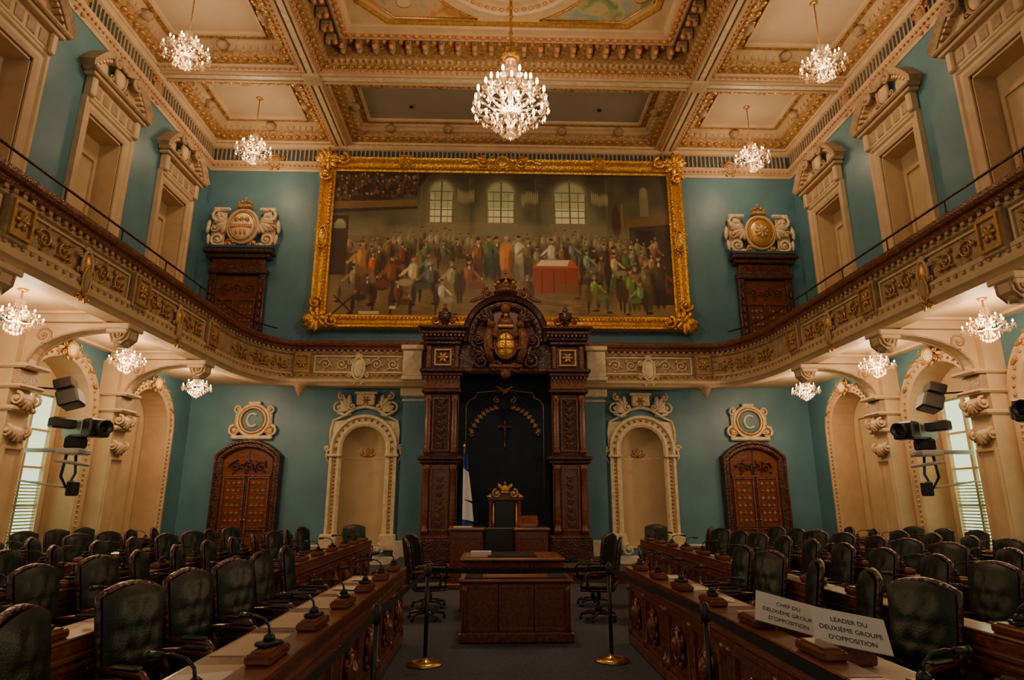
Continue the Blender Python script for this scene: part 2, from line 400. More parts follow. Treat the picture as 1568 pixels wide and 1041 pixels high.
def along(path,sp):
    out=[];acc=0
    for a,b in zip(path[:-1],path[1:]):
        a=Vector(a);b=Vector(b);L=(b-a).length;d=(b-a)/L;t=(-acc)%sp if acc else 0
        while t<L: out.append((a+d*t,d)); t+=sp
        acc=(acc+L)%sp
    return out
for p,d in along(path,.16):
    if p.y<2: continue
    m.push(FR((p.x,p.y,5.43),(d.x,d.y,0),(0,0,1))); m.box((0,0,.06),(.07,.06,.07),CREAM2); m.box((0,-.67,.06),(.05,.05,.06),CREAM2); m.pop()
def block(m):
    m.box((0,0,.05),(.42,.62,.12),CREAM2,.02); m.mold([(-.15,-.2),(.15,-.2),(.15,.2),(-.15,.2)],[(0,.11),(0,.15),(-.04,.15),(-.04,.11)],GOLD2,True)
    m.push(T((0,0,.12))); rosette(m,.14,GOLD2,.01); m.pop()
def pan(m,w,mt1,mt2):
    m.mold([(-w/2,-.2),(w/2,-.2),(w/2,.2),(-w/2,.2)],[(0,0),(0,.03),(-.035,.03),(-.04,0)],mt1,True)
    for q in(-1,1): m.push(T((q*(w/4+.1),0,.01))); scrolls(m,w/2-.3,.34,mt2); m.pop()
    m.push(T((0,-.04,.03))); cartouche(m,.42,.56,mt1,mt2); m.pop()
for s in(-1,1):
    for y in BR: m.push(SIDE(s,y,5.08,6.5)); block(m); m.pop()
    for a,b in zip(BR[:-1],BR[1:]):
        m.push(SIDE(s,(a+b)/2,5.08,6.5)); pan(m,2.25,CREAM,GOLD2)
        m.push(T((0,-.3,.06))); cartouche(m,.34,.6,GOLD2,CREAM2); m.pop(); m.pop()
    for i,t in enumerate((.35,.75,1.15)):
        x=-6.5+1-math.cos(t); y=14+2.2*math.sin(t); dx,dy=math.sin(t),2.2*math.cos(t)
        M=FR((x,y,5.08),(dx,dy,0),(0,0,1))
        if s>0: M=Matrix.Diagonal((-1,1,1,1))@M
        m.push(M@T((0,0,.02))); scrolls(m,.6,.34,GOLD2,n=2); m.pop()
    m.push(END(s*5.32,5.08,16.2)); block(m)
    m.push(T((0,-.62,.12))@Matrix.Rotation(pi/2,4,'X')); m.lathe([(.16,-.05),(.17,0),(.12,.05),(.13,.09),(.05,.2),(0,.3)],CREAM2,8); m.pop(); m.pop()
    m.push(END(s*3.85,5.08,16.2)); pan(m,2.3,WHITE,WHITE); m.push(T((0,-.12,.05))); cartouche(m,.6,.8,WHITE,WHITE); m.pop(); m.pop()
    m.push(END(s*2.42,5.08,16.2)); m.box((0,0,.1),(.5,.7,.26),WHITE,.02); m.box((0,.42,.12),(.6,.12,.36),WHITE,.02); m.box((0,-.4,.12),(.56,.1,.32),WHITE,.02); m.pop()
m.obj('gallery_parapet')
for s in(-1,1):
    m=MB(); sp=[((-1 if s<0 else 1)*abs(p[0]),p[1]) for p in path[:10]]
    m.tube([(x,y,5.98) for x,y in sp],.022,WOODD,6)
    for p,d in along(sp,1.42): m.tube([(p.x,p.y,5.705),(p.x,p.y,5.98)],.014,WOODD,5)
    m.obj('gallery_handrail')
for s in(-1,1):
    m=MB(); m.push(END(s*2.42,0,17)); m.bx(-.3,.3,0,4.64,0,.35,TEAL); m.box((0,4.45,.2),(.74,.3,.5),WHITE,.03); m.box((0,4.2,.18),(.66,.06,.42),WHITE,.02); m.box((0,.3,.2),(.76,.6,.5),MARBLE,.03); m.pop(); m.obj('trim_%d'%tn); tn+=1
m=MB()
for a,b in((-8.5,-7.65),(-5.9,-4.75),(-2.8,-2.1),(2.1,2.8),(4.75,5.9),(7.65,8.5)):
    m.box(((a+b)/2,16.93,.22),(b-a,.12,.44),MARBLE,.02); m.box(((a+b)/2,16.91,.45),(b-a,.16,.06),MARBLE,.02)
for s in(-1,1):
    m.push(T((s*3.0,16.8,0))); m.box((0,0,.1),(1.0,.35,.2),MARBLE,.02); m.push(FR((0,-.18,.35),(1,0,0),(0,0,1))); spiral(m,.2*s,.02,.16,1.5,pi/2,s,MARBLE,.04,.03);m.pop(); m.pop()
m.obj('baseboard_north')
# ------------------------------------------------------------------ doors
dn=1
for s in(-1,1):
    m=MB(); m.push(END(s*6.75,0,16.96))
    m.prism(archpath(1.3,0,2.65,12,.28),0,.06,WOOD)
    m.mold(archpath(1.3,0,2.65,12,.28),[(0,.0),(0,.12),(.05,.16),(.12,.16),(.15,.2),(.2,.2),(.23,.1),(.23,0)],WOODD)
    for q in(-1,1):
        m.mold([(q*.32-.24,.2),(q*.32+.24,.2),(q*.32+.24,.85),(q*.32-.24,.85)],[(0,.06),(0,.1),(-.04,.1),(-.05,.06)],WOODC,True)
        m.mold([(q*.32-.24,.95),(q*.32+.24,.95),(q*.32+.24,2.15),(q*.32-.24,2.15)],[(0,.06),(0,.1),(-.04,.1),(-.05,.06)],WOODC,True)
        for i in range(3):
            for j in range(6): m.push(T((q*.32+(i-1)*.14,1.08+j*.19,.07))); rosette(m,.05,(LGREY if s>0 else GOLD2) if (i+j)%2 else GOLD2,.005,4); m.pop()
        for j in range(3): m.push(T((q*.32,.35+j*.17,.07))); rosette(m,.07,WOODC,.005,4); m.pop()
        m.sph((q*.05,1.1,.1),.03,BRASS)
    m.bx(-.012,.012,.02,2.9,.06,.085,WOODD)
    m.push(T((0,2.45,.08))); scrolls(m,1.0,.34,WOODD); m.pop()
    m.box((0,2.22,.08),(1.25,.06,.06),WOODC,.01)
    m.pop(); m.obj('door_%d'%dn); dn+=1
    m=MB(); m.push(END(s*6.75,3.68,16.96)@T((0,0,.02)))
    m.sph((0,0,0),(.33,.33,.06),TEALM,20,6)
    m.tube([(.34*math.cos(2*pi*i/24),.34*math.sin(2*pi*i/24),.05) for i in range(24)],.045,GOLD2,6,True)
    m.tube([(.42*math.cos(2*pi*i/24),.42*math.sin(2*pi*i/24),.03) for i in range(24)],.045,WHITE,6,True)
    m.tube([(.15*math.cos(a),.17*math.sin(a),.07) for a in [math.radians(45+i*18) for i in range(16)]],.032,WHITE,6)
    m.box((0,-.46,.03),(1.1,.1,.1),WHITE,.03); m.box((0,.46,.03),(.34,.1,.1),WHITE,.03)
    for q in(-1,1):
        spiral(m,q*.48,-.28,.16,1.5,pi/2,-q,WHITE,.045,.03); spiral(m,q*.42,.3,.12,1.4,-pi/2,q,WHITE,.035,.03)
        m.box((q*.44,0,.0),(.12,.5,.08),WHITE,.03)
        for k in range(3): leaf(m,q*.3,-.3,.3,.1,(0 if q>0 else pi)+q*(k*.5-.2),GOLD2,.05)
    m.pop(); m.obj('monogram_medallion')
    m=MB(); m.push(END(s*7.58,GF,16.96))
    m.bx(-.6,.6,0,2.95,0,.06,WOOD)
    for q in(-1,1):
        m.box((q*.7,1.5,.08),(.2,3.0,.16),WOODD,.02)
        m.push(T((q*.7,1.6,.17)))
        for j in range(9): leaf(m,0,-1+j*.22,.2,.09,pi/2,WOODC)
        m.pop()
        m.mold([(q*.3-.22,.3),(q*.3+.22,.3),(q*.3+.22,1.2),(q*.3-.22,1.2)],[(0,.06),(0,.1),(-.04,.1),(-.05,.06)],WOODC,True)
        m.mold([(q*.3-.22,1.3),(q*.3+.22,1.3),(q*.3+.22,2.2),(q*.3-.22,2.2)],[(0,.06),(0,.1),(-.04,.1),(-.05,.06)],WOODC,True)
        for i in range(3):
            for j in range(4): m.push(T((q*.3+(i-1)*.13,1.42+j*.2,.07))); rosette(m,.045,LGREY if s>0 else GOLD2,.005,4); m.pop()
    m.push(T((0,2.55,.08))); scrolls(m,1.0,.3,WOODC); m.pop()
    m.box((0,3.05,.1),(1.66,.16,.22),WOODD,.02); m.push(T((0,3.27,.12))); m.box((0,0,-.02),(1.5,.3,.16),WOOD,.02); m.push(T((0,0,.07)));scrolls(m,1.3,.22,WOODC);m.pop(); m.pop()
    m.box((0,3.48,.14),(1.8,.12,.3),WOODD,.02); m.box((0,3.6,.18),(1.95,.12,.4),WOODD,.03)
    m.pop(); m.obj('door_%d'%dn); dn+=1
    m=MB(); m.push(END(s*7.58,9.22,16.95)@T((0,0,.06)))
    m.box((0,-.62,.08),(1.9,.1,.3),TEALD,.02)
    m.sph((0,.05,.08),(.40,.48,.14),GOLD2 if s>0 else WHITE,16,8)
    m.tube([(.43*math.cos(2*pi*i/20),.05+.52*math.sin(2*pi*i/20),.1) for i in range(20)],.05,CREAM,6,True)
    m.tube([(.36*math.cos(2*pi*i/20),.05+.44*math.sin(2*pi*i/20),.17) for i in range(20)],.02,GOLD2,5,True)
    m.push(T((0,.05,.2)))
    if s<0:
        for k in range(3): rosette(m.push(T((-.15+.15*k,.18,0))),.09,GOLD2); m.pop()
        m.box((0,-.02,.01),(.6,.1,.04),GOLDP,.01)
        for k in range(3): leaf(m,-.12+.12*k,-.3,.2,.08,pi/2,GOLD2)
    else:
        rosette(m,.22,CREAM,.02,8); rosette(m,.12,GOLD2,.05,6)
    m.pop()
    m.box((0,.66,.1),(.42,.12,.2),GOLD2,.03)
    for k in range(5): m.sph((-.18+.09*k,.78+.04*(2-abs(k-2)),.1),.05,GOLD2,6,4)
    m.sph((0,.92,.1),.05,GOLD2)
    for q in(-1,1):
        m.box((q*.72,.02,.0),(.40,1.05,.05),CREAM,.02)
        for k in range(7): leaf(m,q*.42,.18,.56-.03*k,.15,(0 if q>0 else pi)+q*(.75-.36*k),WHITE if k%2 else CREAM,.06,.06)
        spiral(m,q*.72,.38,.22,1.5,pi/2,-q,WHITE,.05,.08); spiral(m,q*.7,-.35,.2,1.6,-pi/2,q,WHITE,.05,.08); spiral(m,q*.35,-.48,.13,1.4,0,-q,GOLD2,.04,.1)
        spiral(m,q*.82,.0,.12,1.3,0,q,CREAM,.035,.08)
        m.box((q*.66,.60,.06),(.50,.12,.1),WHITE,.04); m.box((q*.5,-.50,.02),(.7,.12,.1),WHITE,.03)
        leaf(m,q*.98,.3,.5,.14,-pi/2+.1*q,WHITE,.05,.05); leaf(m,q*.98,-.15,.4,.12,-pi/2-.1*q,WHITE,.05,.05)
    m.pop(); m.obj('coat_of_arms_relief')
# ------------------------------------------------------------------ upper side window surrounds
for s in(-1,1):
    for y in WY:
        m=MB(); m.push(SIDE(s,y,0,HW-.005))
        m.mold([(-.61,5.0),(-.61,9.46),(.61,9.46),(.61,5.0)],[(0,0),(0,.04),(.08,.07),(.16,.07),(.2,.11),(.26,.11),(.27,0)],CREAM)
        m.box((0,9.93,.06),(1.7,.42,.12),CREAM,.02)
        for i in range(5): m.push(T((-.6+.3*i,9.93,.12))); m.box((0,0,0),(.22,.26,.03),CREAM2,.02); m.pop()
        for q in(-1,1): m.box((q*.8,9.93,.10),(.16,.44,.2),CREAM,.03)
        m.box((0,10.18,.13),(1.95,.08,.26),CREAM,.02); m.box((0,10.26,.17),(2.1,.1,.34),CREAM2,.03)
        for q in(-1,1):
            arc=[(q*(1.05-.68*t),10.3+.6*math.sin(t*pi/2)) for t in [i/8 for i in range(9)]]
            if q>0: arc=arc[::-1]
            m.mold(arc,[(-.02,.0),(-.02,.26),(.06,.30),(.12,.34),(.13,0)],CREAM2,caps=True)
            for i in range(8):
                t=(i+.5)/8; m.box((q*(1.03-.68*t),10.25+.58*math.sin(t*pi/2),.13),(.08,.07,.2),CREAM)
            m.push(T((q*.36,10.84,.18))); spiral(m,0,0,.15,1.5,0,-q,CREAM2,.05,.1); m.pop()
            poly=[(q*1.0,10.3)]+[(q*(1.05-.68*t),10.29+.58*math.sin(t*pi/2)) for t in [i/8 for i in range(1,9)]]+[(q*.37,10.3)]
            m.prism(poly,0,.08,CREAM)
        m.push(T((0,10.74,.1))); cartouche(m,.75,.85,CREAM2,CREAM)
        m.push(T((0,.1,.1)))
        for k in range(7): leaf(m,0,0,.38,.1,pi/2+(k-3)*.38,CREAM2,.04,.05)
        m.pop(); m.pop()
        m.pop(); m.obj('pediment_window_surround')
# ------------------------------------------------------------------ wall frieze
m=MB()
rp=[(-HW,Y0),(-HW,D),(HW,D),(HW,Y0)]
m.mold(rp,[(0,11.15),(-.03,11.15),(-.05,11.22),(-.1,11.26),(-.1,11.34),(-.14,11.38),(-.14,11.44),(-.04,11.48)],CREAM)
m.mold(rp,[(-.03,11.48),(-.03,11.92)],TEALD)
m.mold(rp,[(-.03,11.88),(-.1,11.9),(-.16,11.96),(-.16,12.0),(0,12.0)],CREAM)
for i in range(int(17.6/.13)):
    x=-8.78+i*.13
    m.bx(x-.022,x+.022,D-.06,D-.02,11.5,11.88,CREAM2); m.sph((x,D-.13,11.3),(.04,.03,.035),GOLDP,6,4)
for s in(-1,1):
    for i in range(int(12/.13)):
        y=5+i*.13; m.bx(s*(HW-.06),s*(HW-.02),y-.022,y+.022,11.5,11.88,CREAM2)
        m.sph((s*(HW-.13),y,11.3),(.03,.04,.035),GOLDP,6,4)
    for y in(7.9,10.8,13.7): m.push(SIDE(s,y,11.55,HW)@T((0,0,.05))); cartouche(m,.5,.7,GOLDP,CREAM2); m.pop()
for x in(-6.9,6.9): m.push(END(x,11.45)@T((0,0,.08))); cartouche(m,.6,.5,GOLD2,CREAM2); m.pop()
m.obj('trim_%d'%tn); tn+=1
# ------------------------------------------------------------------ ceiling
m=MB(); m.bx(-9.4,9.4,Y0,D+.3,12.75,12.95,CEIL)
def beam(x0,x1,y0,y1):
    m.bx(x0,x1,y0,y1,11.98,12.75,CEILO)
    lx=x1-x0>y1-y0
    for q in(-1,1):
        if lx: m.bx(x0,x1,(y0+y1)/2+q*.15-.03,(y0+y1)/2+q*.15+.03,11.94,11.98,CREAM)
        else: m.bx((x0+x1)/2+q*.15-.03,(x0+x1)/2+q*.15+.03,y0,y1,11.94,11.98,CREAM)
    if lx: m.bx(x0,x1,(y0+y1)/2-.06,(y0+y1)/2+.06,11.95,11.98,WHITE)
    else: m.bx((x0+x1)/2-.06,(x0+x1)/2+.06,y0,y1,11.95,11.98,WHITE)
for x in(-4.95,4.95): beam(x-.18,x+.18,Y0,D)
beam(-HW,HW,13.57,13.93); beam(-HW,HW,6.67,7.03)
for x in(-4.95,4.95): m.box((x,13.75,11.95),(.44,.44,.1),CREAM,.03)
def rect(x0,x1,y0,y1,i=0): return [(x0+i,y0+i),(x1-i,y0+i),(x1-i,y1-i),(x0+i,y1-i)]
def alongrect(x0,x1,y0,y1,i,sp,fn):
    R=rect(x0,x1,y0,y1,i)
    for k in range(4):
        a=Vector(R[k]);b=Vector(R[(k+1)%4]);L=(b-a).length;n=int(L/sp);d=(b-a)/L
        for j in range(n):
            p=a+d*(L*(j+.5)/n)
            fn(p.x,p.y,d)
def cell(x0,x1,y0,y1,pm):
    m.mold(rect(x0,x1,y0,y1),[(0,11.98),(.05,11.98),(.07,12.03),(.13,12.04),(.15,12.1)],CREAM,True)
    m.mold(rect(x0,x1,y0,y1),[(.15,12.1),(.2,12.12),(.3,12.2),(.36,12.32)],CEILO,True)
    m.mold(rect(x0,x1,y0,y1),[(.36,12.32),(.42,12.33),(.44,12.42),(.52,12.44),(.54,12.52)],CREAM,True)
    m.mold(rect(x0,x1,y0,y1),[(.54,12.5),(.5+.24,12.5)],CEILO,True)
    R=rect(x0,x1,y0,y1,.74); m.add([(a,b,12.5) for a,b in R],[(0,1,2,3)],pm)
    m.mold(R,[(-.03,12.5),(-.03,12.44),(.04,12.44),(.06,12.5)],CREAM,True)
    alongrect(x0,x1,y0,y1,.1,.14,lambda x,y,d: m.sph((x,y,12.02),.035,GOLDP,6,4))
    alongrect(x0,x1,y0,y1,.26,.24,lambda x,y,d: (m.sph((x,y,12.15),(.09,.09,.05),GOLD2,6,4)))
    alongrect(x0,x1,y0,y1,.42,.17,lambda x,y,d: m.box((x,y,12.35),(.08,.08,.08),CREAM))
    alongrect(x0,x1,y0,y1,.64,.3,lambda x,y,d: m.sph((x,y,12.49),(.1,.1,.03),GOLD2,6,4))
    alongrect(x0,x1,y0,y1,.5,1.5,lambda x,y,d: m.sph((x,y,12.36),(.16,.16,.12),CREAM2,8,5))
cell(-HW+.02,-5.13,13.93,D-.02,CEIL); cell(5.13,HW-.02,13.93,D-.02,CEIL)
cell(-4.77,4.77,13.93,D-.02,CEILP)
cell(-HW+.02,-5.13,7.03,13.57,CEIL); cell(5.13,HW-.02,7.03,13.57,CEIL)
x0,x1,y0,y1=-4.77,4.77,7.03,13.57
RR=rect(x0,x1,y0,y1)
m.mold(RR,[(0,11.98),(.05,11.98),(.06,12.03),(.12,12.04)],CREAM,True)
m.mold(RR,[(.12,12.04),(.22,12.07),(.24,12.13)],CEILO,True)
m.mold(RR,[(.24,12.13),(.30,12.16),(.32,12.24),(.33,12.55),(.66,12.55)],CEILO,True)
m.mold(RR,[(.66,12.55),(.67,12.46),(.72,12.43),(.78,12.43)],CREAM,True)
m.mold(RR,[(.78,12.43),(.90,12.43)],GOLDP,True)
m.mold(RR,[(.90,12.43),(.96,12.44),(.98,12.56),(1.02,12.6)],CREAM,True)
m.add([(a,b,12.6) for a,b in rect(x0,x1,y0,y1,.98)],[(0,1,2,3)],CREAM)
alongrect(x0,x1,y0,y1,.08,.14,lambda x,y,d: m.sph((x,y,12.01),.04,GOLDP,6,4))
alongrect(x0,x1,y0,y1,.18,.2,lambda x,y,d: m.sph((x,y,12.05),(.07,.07,.045),GOLD2,6,4))
alongrect(x0,x1,y0,y1,.28,.15,lambda x,y,d: m.box((x,y,12.15),(.07,.07,.08),CREAM))
def cons(x,y,d):
    n=Vector((-d.y,d.x)); M=FR((x,y,12.55),(d.x,d.y,0),(n.x,n.y,0)); m.push(M)
    m.box((0,-.02,-.1),(.15,.26,.18),CREAM2,.03); m.sph((0,.08,-.2),(.075,.08,.09),GOLDP,6,4); m.sph((0,-.08,-.2),(.08,.09,.1),CREAM2,6,4)
    m.sph((.2,0,-.02),(.07,.1,.04),GOLDP,6,4); m.pop()
alongrect(x0,x1,y0,y1,.5,.40,cons)
alongrect(x0,x1,y0,y1,.84,.2,lambda x,y,d: m.sph((x,y,12.42),(.075,.075,.035),GOLDP,6,4))
c=.6
def octp(ix,iy):
    a0,a1,b0,b1=x0+ix,x1-ix,y0+iy,y1-iy
    return [(a0+c,b0),(a1-c,b0),(a1,b0+c),(a1,b1-c),(a1-c,b1),(a0+c,b1),(a0,b1-c),(a0,b0+c)]
m.mold(octp(1.3,1.1),[(0,12.6),(0,12.53),(.07,12.52),(.1,12.6)],GOLD2,True)
RC=2.12
def frescopoly(q):
    ax=4.77-1.5; by=13.57-1.28; by2=7.03+1.28
    a1_=math.acos(min(1,(by-10.3)/RC)) if (by-10.3)<RC else 0
    arc=[(RC*math.sin(t),10.3+RC*math.cos(t)) for t in [a1_+(pi-2*a1_)*i/16 for i in range(17)]]
    P=arc+[(ax-c,by2),(ax,by2+c),(ax,by-c),(ax-c,by)]
    return [(q*a,b) for a,b in P]
for q,fm in((-1,FRESL),(1,FRESR)):
    P=frescopoly(q); m.add([(a,b,12.585) for a,b in P],[tuple(range(len(P)))],fm)
    m.tube([(a,b,12.57) for a,b in P],.03,GOLD2,6,True)
    for i in range(9):
        a=q*random.uniform(1.9,3.0); b=random.uniform(9,12.1)
        m.sph((a,b,12.585),(random.uniform(.12,.3),random.uniform(.12,.28),.006),random.choice([TEALM,CREAM,GOLDP,WHITE,GOLD2]),10,4)
N=48
ring=[(1.78*math.cos(2*pi*i/N),10.3+1.78*math.sin(2*pi*i/N)) for i in range(N)]
m.mold(ring,[(-.05,12.6),(-.05,12.5),(.02,12.48),(.08,12.52),(.22,12.52),(.26,12.48),(.32,12.48),(.34,12.57)],CREAM,True)
m.add([(a*.99,10.3+(b-10.3)*.99,12.57) for a,b in ring],[tuple(range(N))],CREAM)
for i in range(60):
    a=2*pi*i/60; m.sph((1.63*math.cos(a),10.3+1.63*math.sin(a),12.51),(.06,.06,.03),GOLDP,6,4)
for r,k in((.6,10),(.95,16)):
    for i in range(k): a=2*pi*i/k; m.sph((r*math.cos(a),10.3+r*math.sin(a),12.55),(.14,.14,.05),GOLD,6,4)
for x in(-3,-1,1,3): m.lathe([(.06,0),(.06,-.03),(.0,-.03)],BLACK,10,(x*.9,15.6,12.5))
m.obj('ceiling')
# ------------------------------------------------------------------ painting
PW,PH=525,220; S=1.4; w_,h_=int(PW*S),int(PH*S)
img=np.zeros((h_,w_,3)); yy,xx=np.mgrid[0:h_,0:w_]; yy=yy/S; xx=xx/S
def L(a,b,t): return np.array(a)*(1-t)[...,None]+np.array(b)*t[...,None]
t=np.clip(yy/100,0,1); img[:]=L((58,58,48),(122,116,92),t)
t2=np.clip((yy-100)/120,0,1); img=np.where((yy>100)[...,None],L((112,100,76),(150,120,80),t2),img)
sm=np.random.rand(12,26); sm=np.kron(sm,np.ones((h_//12+1,w_//26+1)))[:h_,:w_]
k_=np.ones(21)/21
for ax in(0,1): sm=np.apply_along_axis(lambda v:np.convolve(v,k_,'same'),ax,sm)
img*= (1+(sm-.5)*.35)[...,None]
def blend(mask,col,a=1.0):
    global img
    img=img*(1-mask[...,None]*a)+np.array(col)*(mask[...,None]*a)
def rectp(a,b,c_,d,col,al=1): blend(((xx>=a)&(xx<c_)&(yy>=b)&(yy<d)).astype(float),col,al)
def poly4(pts,col,al=1):
    mk=np.ones_like(xx,bool); n=len(pts)
    for i in range(n):
        (ax,ay),(bx_,by_)=pts[i],pts[(i+1)%n]; mk&=((bx_-ax)*(yy-ay)-(by_-ay)*(xx-ax))>=0
    blend(mk.astype(float),col,al)
def ell(cx,cy,rx,ry,col,al=1,rot=0):
    R=max(rx,ry)
    x0_,x1_=int(max(0,(cx-R-1)*S)),int(min(w_,(cx+R+2)*S)); y0_,y1_=int(max(0,(cy-R-1)*S)),int(min(h_,(cy+R+2)*S))
    if x1_<=x0_ or y1_<=y0_: return
    X=xx[y0_:y1_,x0_:x1_]-cx;Y=yy[y0_:y1_,x0_:x1_]-cy; cr,sr=math.cos(rot),math.sin(rot)
    X,Y=X*cr+Y*sr,-X*sr+Y*cr
    mk=np.clip(1.8-1.8*((X/rx)**2+(Y/ry)**2),0,1)*al
    img[y0_:y1_,x0_:x1_]=img[y0_:y1_,x0_:x1_]*(1-mk[...,None])+np.array(col)*mk[...,None]
for x in(140,215,318,430): rectp(x-5,8,x+5,100,(84,80,62),.6); rectp(x-5,8,x-3,100,(120,114,88),.5)
rectp(0,4,525,9,(74,64,46),.8)
for xc,w in((167,20),(260,23),(368,26)):
    for g in range(6): ell(xc,60,w+26-g*3,70-g*4,(144,144,116),.13)
    rectp(xc-w,26,xc+w,82,(130,120,90)); ell(xc,28,w*1.18,20,(130,120,90))
    rectp(xc-w+3,28,xc+w-3,79,(196,206,170)); ell(xc,29,w*1.0,17,(174,184,150))
    rectp(xc-w+4,56,xc+w-4,78,(242,242,212))
    rectp(xc-1,14,xc+1,80,(90,86,66))
    for y in(30,44,58,69): rectp(xc-w+3,y,xc+w-3,y+1.3,(104,100,76))
    for q in(-.5,.5): rectp(xc+q*w-.5,30,xc+q*w+.5,79,(120,118,92))
    rectp(xc-w-4,80,xc+w+4,84,(144,130,98))
for x,y in((205,38),(305,40),(415,40)):
    for k in range(9): ell(x+(k-4)*3,y+random.uniform(-3,3),1.6,12,(170,160,122),.8)
poly4([(0,0),(150,0),(128,30),(60,55),(0,60)],(56,38,27),.9)
for i in range(170):
    x=random.uniform(0,130);y=random.uniform(4,42-x*.08); ell(x,y+5,3,4,random.choice([(50,34,28),(80,50,36),(70,72,78),(110,90,66)]),.8); ell(x,y,2,2.4,random.choice([(170,126,92),(70,46,34),(120,84,60)]),.9)
poly4([(0,48),(130,44),(130,56),(0,66)],(124,100,64)); poly4([(0,60),(130,54),(130,58),(0,66)],(66,50,34))
rectp(0,70,26,160,(70,52,36)); ell(13,82,9,8,(170,170,140)); rectp(4,82,22,90,(150,150,120))
rectp(460,78,525,200,(70,52,38)); poly4([(455,72),(525,64),(525,78),(455,84)],(120,92,56)); rectp(470,88,500,150,(46,32,26)); rectp(478,30,492,66,(124,118,96)); ell(485,28,7,10,(140,132,110))
ell(440,74,8,30,(76,34,28),.8); rectp(448,46,451,110,(130,108,64))
ell(250,98,240,22,(160,152,118),.4)
pal=[(78,60,48),(104,80,58),(76,78,80),(130,92,60),(150,138,106),(96,104,84),(160,120,80),(64,50,42),(116,124,122),(178,160,122),(134,72,48),(92,108,68),(48,38,34)]
def person(x,y,s,c,seated,haze=0.0,head=(212,166,126)):
    H=np.array((150,142,112)); c=np.array(c,float)*(1-haze)+H*haze; hd=np.array(head)*(1-haze)+H*haze; dr=random.choice((-1,1))
    if seated:
        ell(x-dr*.14*s,y+.45*s,.10*s,.30*s,(70,48,32),.8*(1-haze)); ell(x-dr*.16*s,y+.75*s,.03*s,.18*s,(52,36,26),.9)
        ell(x+dr*.18*s,y+.50*s,.22*s,.09*s,c*.85,.95); ell(x+dr*.33*s,y+.68*s,.055*s,.20*s,c*.6,.95); ell(x+dr*.38*s,y+.88*s,.09*s,.035*s,(40,30,26),.9)
    else:
        ell(x-.05*s,y+.70*s,.07*s,.30*s,c*.55,.95); ell(x+.06*s,y+.70*s,.07*s,.30*s,c*.65,.95); ell(x,y+.45*s,.14*s,.2*s,c*.8,.95)
    ell(x,y+.27*s,.135*s,.20*s,c,.98); ell(x-.06*s,y+.24*s,.05*s,.15*s,np.minimum(255,c*1.4),.7); ell(x+.1*s,y+.3*s,.04*s,.15*s,c*.5,.7)
    ell(x+dr*.18*s,y+.28*s,.04*s,.17*s,np.minimum(255,c*1.15),.9,-dr*.8); ell(x+dr*.28*s,y+.36*s,.03*s,.03*s,hd,.9)
    if random.random()<.6: ell(x,y+.13*s,.03*s,.055*s,(225,215,190),.9*(1-haze))
    ell(x,y,.05*s,.068*s,hd,1); ell(x-.01*s,y-.035*s,.054*s,.04*s,np.array(random.choice([(70,48,34),(150,140,124),(44,32,28),(110,76,48)]))*(1-haze*.6)+H*haze*.6,.9); ell(x+.02*s,y+.015*s,.02*s,.03*s,hd*.75,.6)
x=30.0
while x<505: person(x,99+random.uniform(-5,5)+8*math.sin(x*.03),40,random.choice(pal),False,.68); x+=random.uniform(5,15)
for y,s,sp in((112,46,22),(124,56,30),(140,64,42)):
    x=36.0+random.uniform(0,14)
    while x<515:
        if (y>115 and 228<x<296) or (y>120 and 303<x<384) or (y>120 and 170<x<395): x+=8; continue
        person(x,y+random.uniform(-9,9),s*random.uniform(.9,1.1),random.choice(pal),random.random()<.88,.0 if y>115 else .2); x+=random.uniform(.6,1.45)*sp
def P(x,y,s,c,st=True): person(x,y,s,c,not st)
for _ in range(60): ell(random.uniform(120,420),random.uniform(190,216),random.uniform(6,30),1.2,random.choice([(110,84,54),(172,140,94)]),.5)
P(254,104,66,(90,76,56)); P(242,103,64,(82,108,80)); P(226,106,62,(140,88,58)); P(288,102,64,(224,212,178)); P(302,105,60,(120,104,76)); P(338,106,60,(214,204,176))
ell(268,132,11,26,(204,122,60)); ell(268,120,12,14,(220,142,76)); ell(262,134,4,22,(232,164,96),.7); ell(275,138,4,22,(140,80,40),.8); ell(268,101,4,5,(214,166,124)); ell(268,97,4.5,3,(150,136,116)); ell(268,160,8,14,(150,90,50))
P(66,128,54,(206,104,60),False); P(50,112,80,(180,130,80)); P(96,134,78,(140,84,52),False); P(128,134,72,(214,194,152),False); P(154,140,70,(104,108,106),False); P(60,162,60,(84,60,46),False); P(186,142,66,(158,154,122),False); P(212,138,70,(150,88,60),False)
P(106,168,60,(112,70,48),False); P(172,168,54,(196,190,166),False)
poly4([(318,134),(368,134),(380,147),(308,147)],(198,98,60)); poly4([(309,146),(379,146),(376,184),(312,184)],(160,70,44)); poly4([(322,135),(365,135),(362,143),(314,143)],(236,228,204))
for x in(322,340,358): rectp(x,151,x+2,184,(120,50,32))
for x,y,h,c,st in((392,122,54,(126,138,124),0),(414,130,58,(112,102,78),0),(434,126,54,(186,172,136),0),(402,160,58,(126,156,76),0),(458,150,70,(108,138,54),0),(482,138,74,(126,110,76),1),(472,168,52,(120,156,92),0),(502,130,78,(82,66,54),1),(300,158,48,(102,74,52),0)): P(x,y,h,c,bool(st))
poly4([(345,168),(420,176),(412,200),(340,190)],(132,106,66),.5)
for a,b in(((12,190),(40,215)),((40,190),(12,215))):
    for k in range(20): ell(a[0]+(b[0]-a[0])*k/19,a[1]+(b[1]-a[1])*k/19,1.4,1.4,(50,32,22))
rectp(50,212,80,216,(210,200,170)); rectp(95,204,104,208,(220,210,180))
img*= (1+ (np.random.rand(h_,w_,1)-.5)*.12)
img=img*np.array((1.0,1.0,.94))
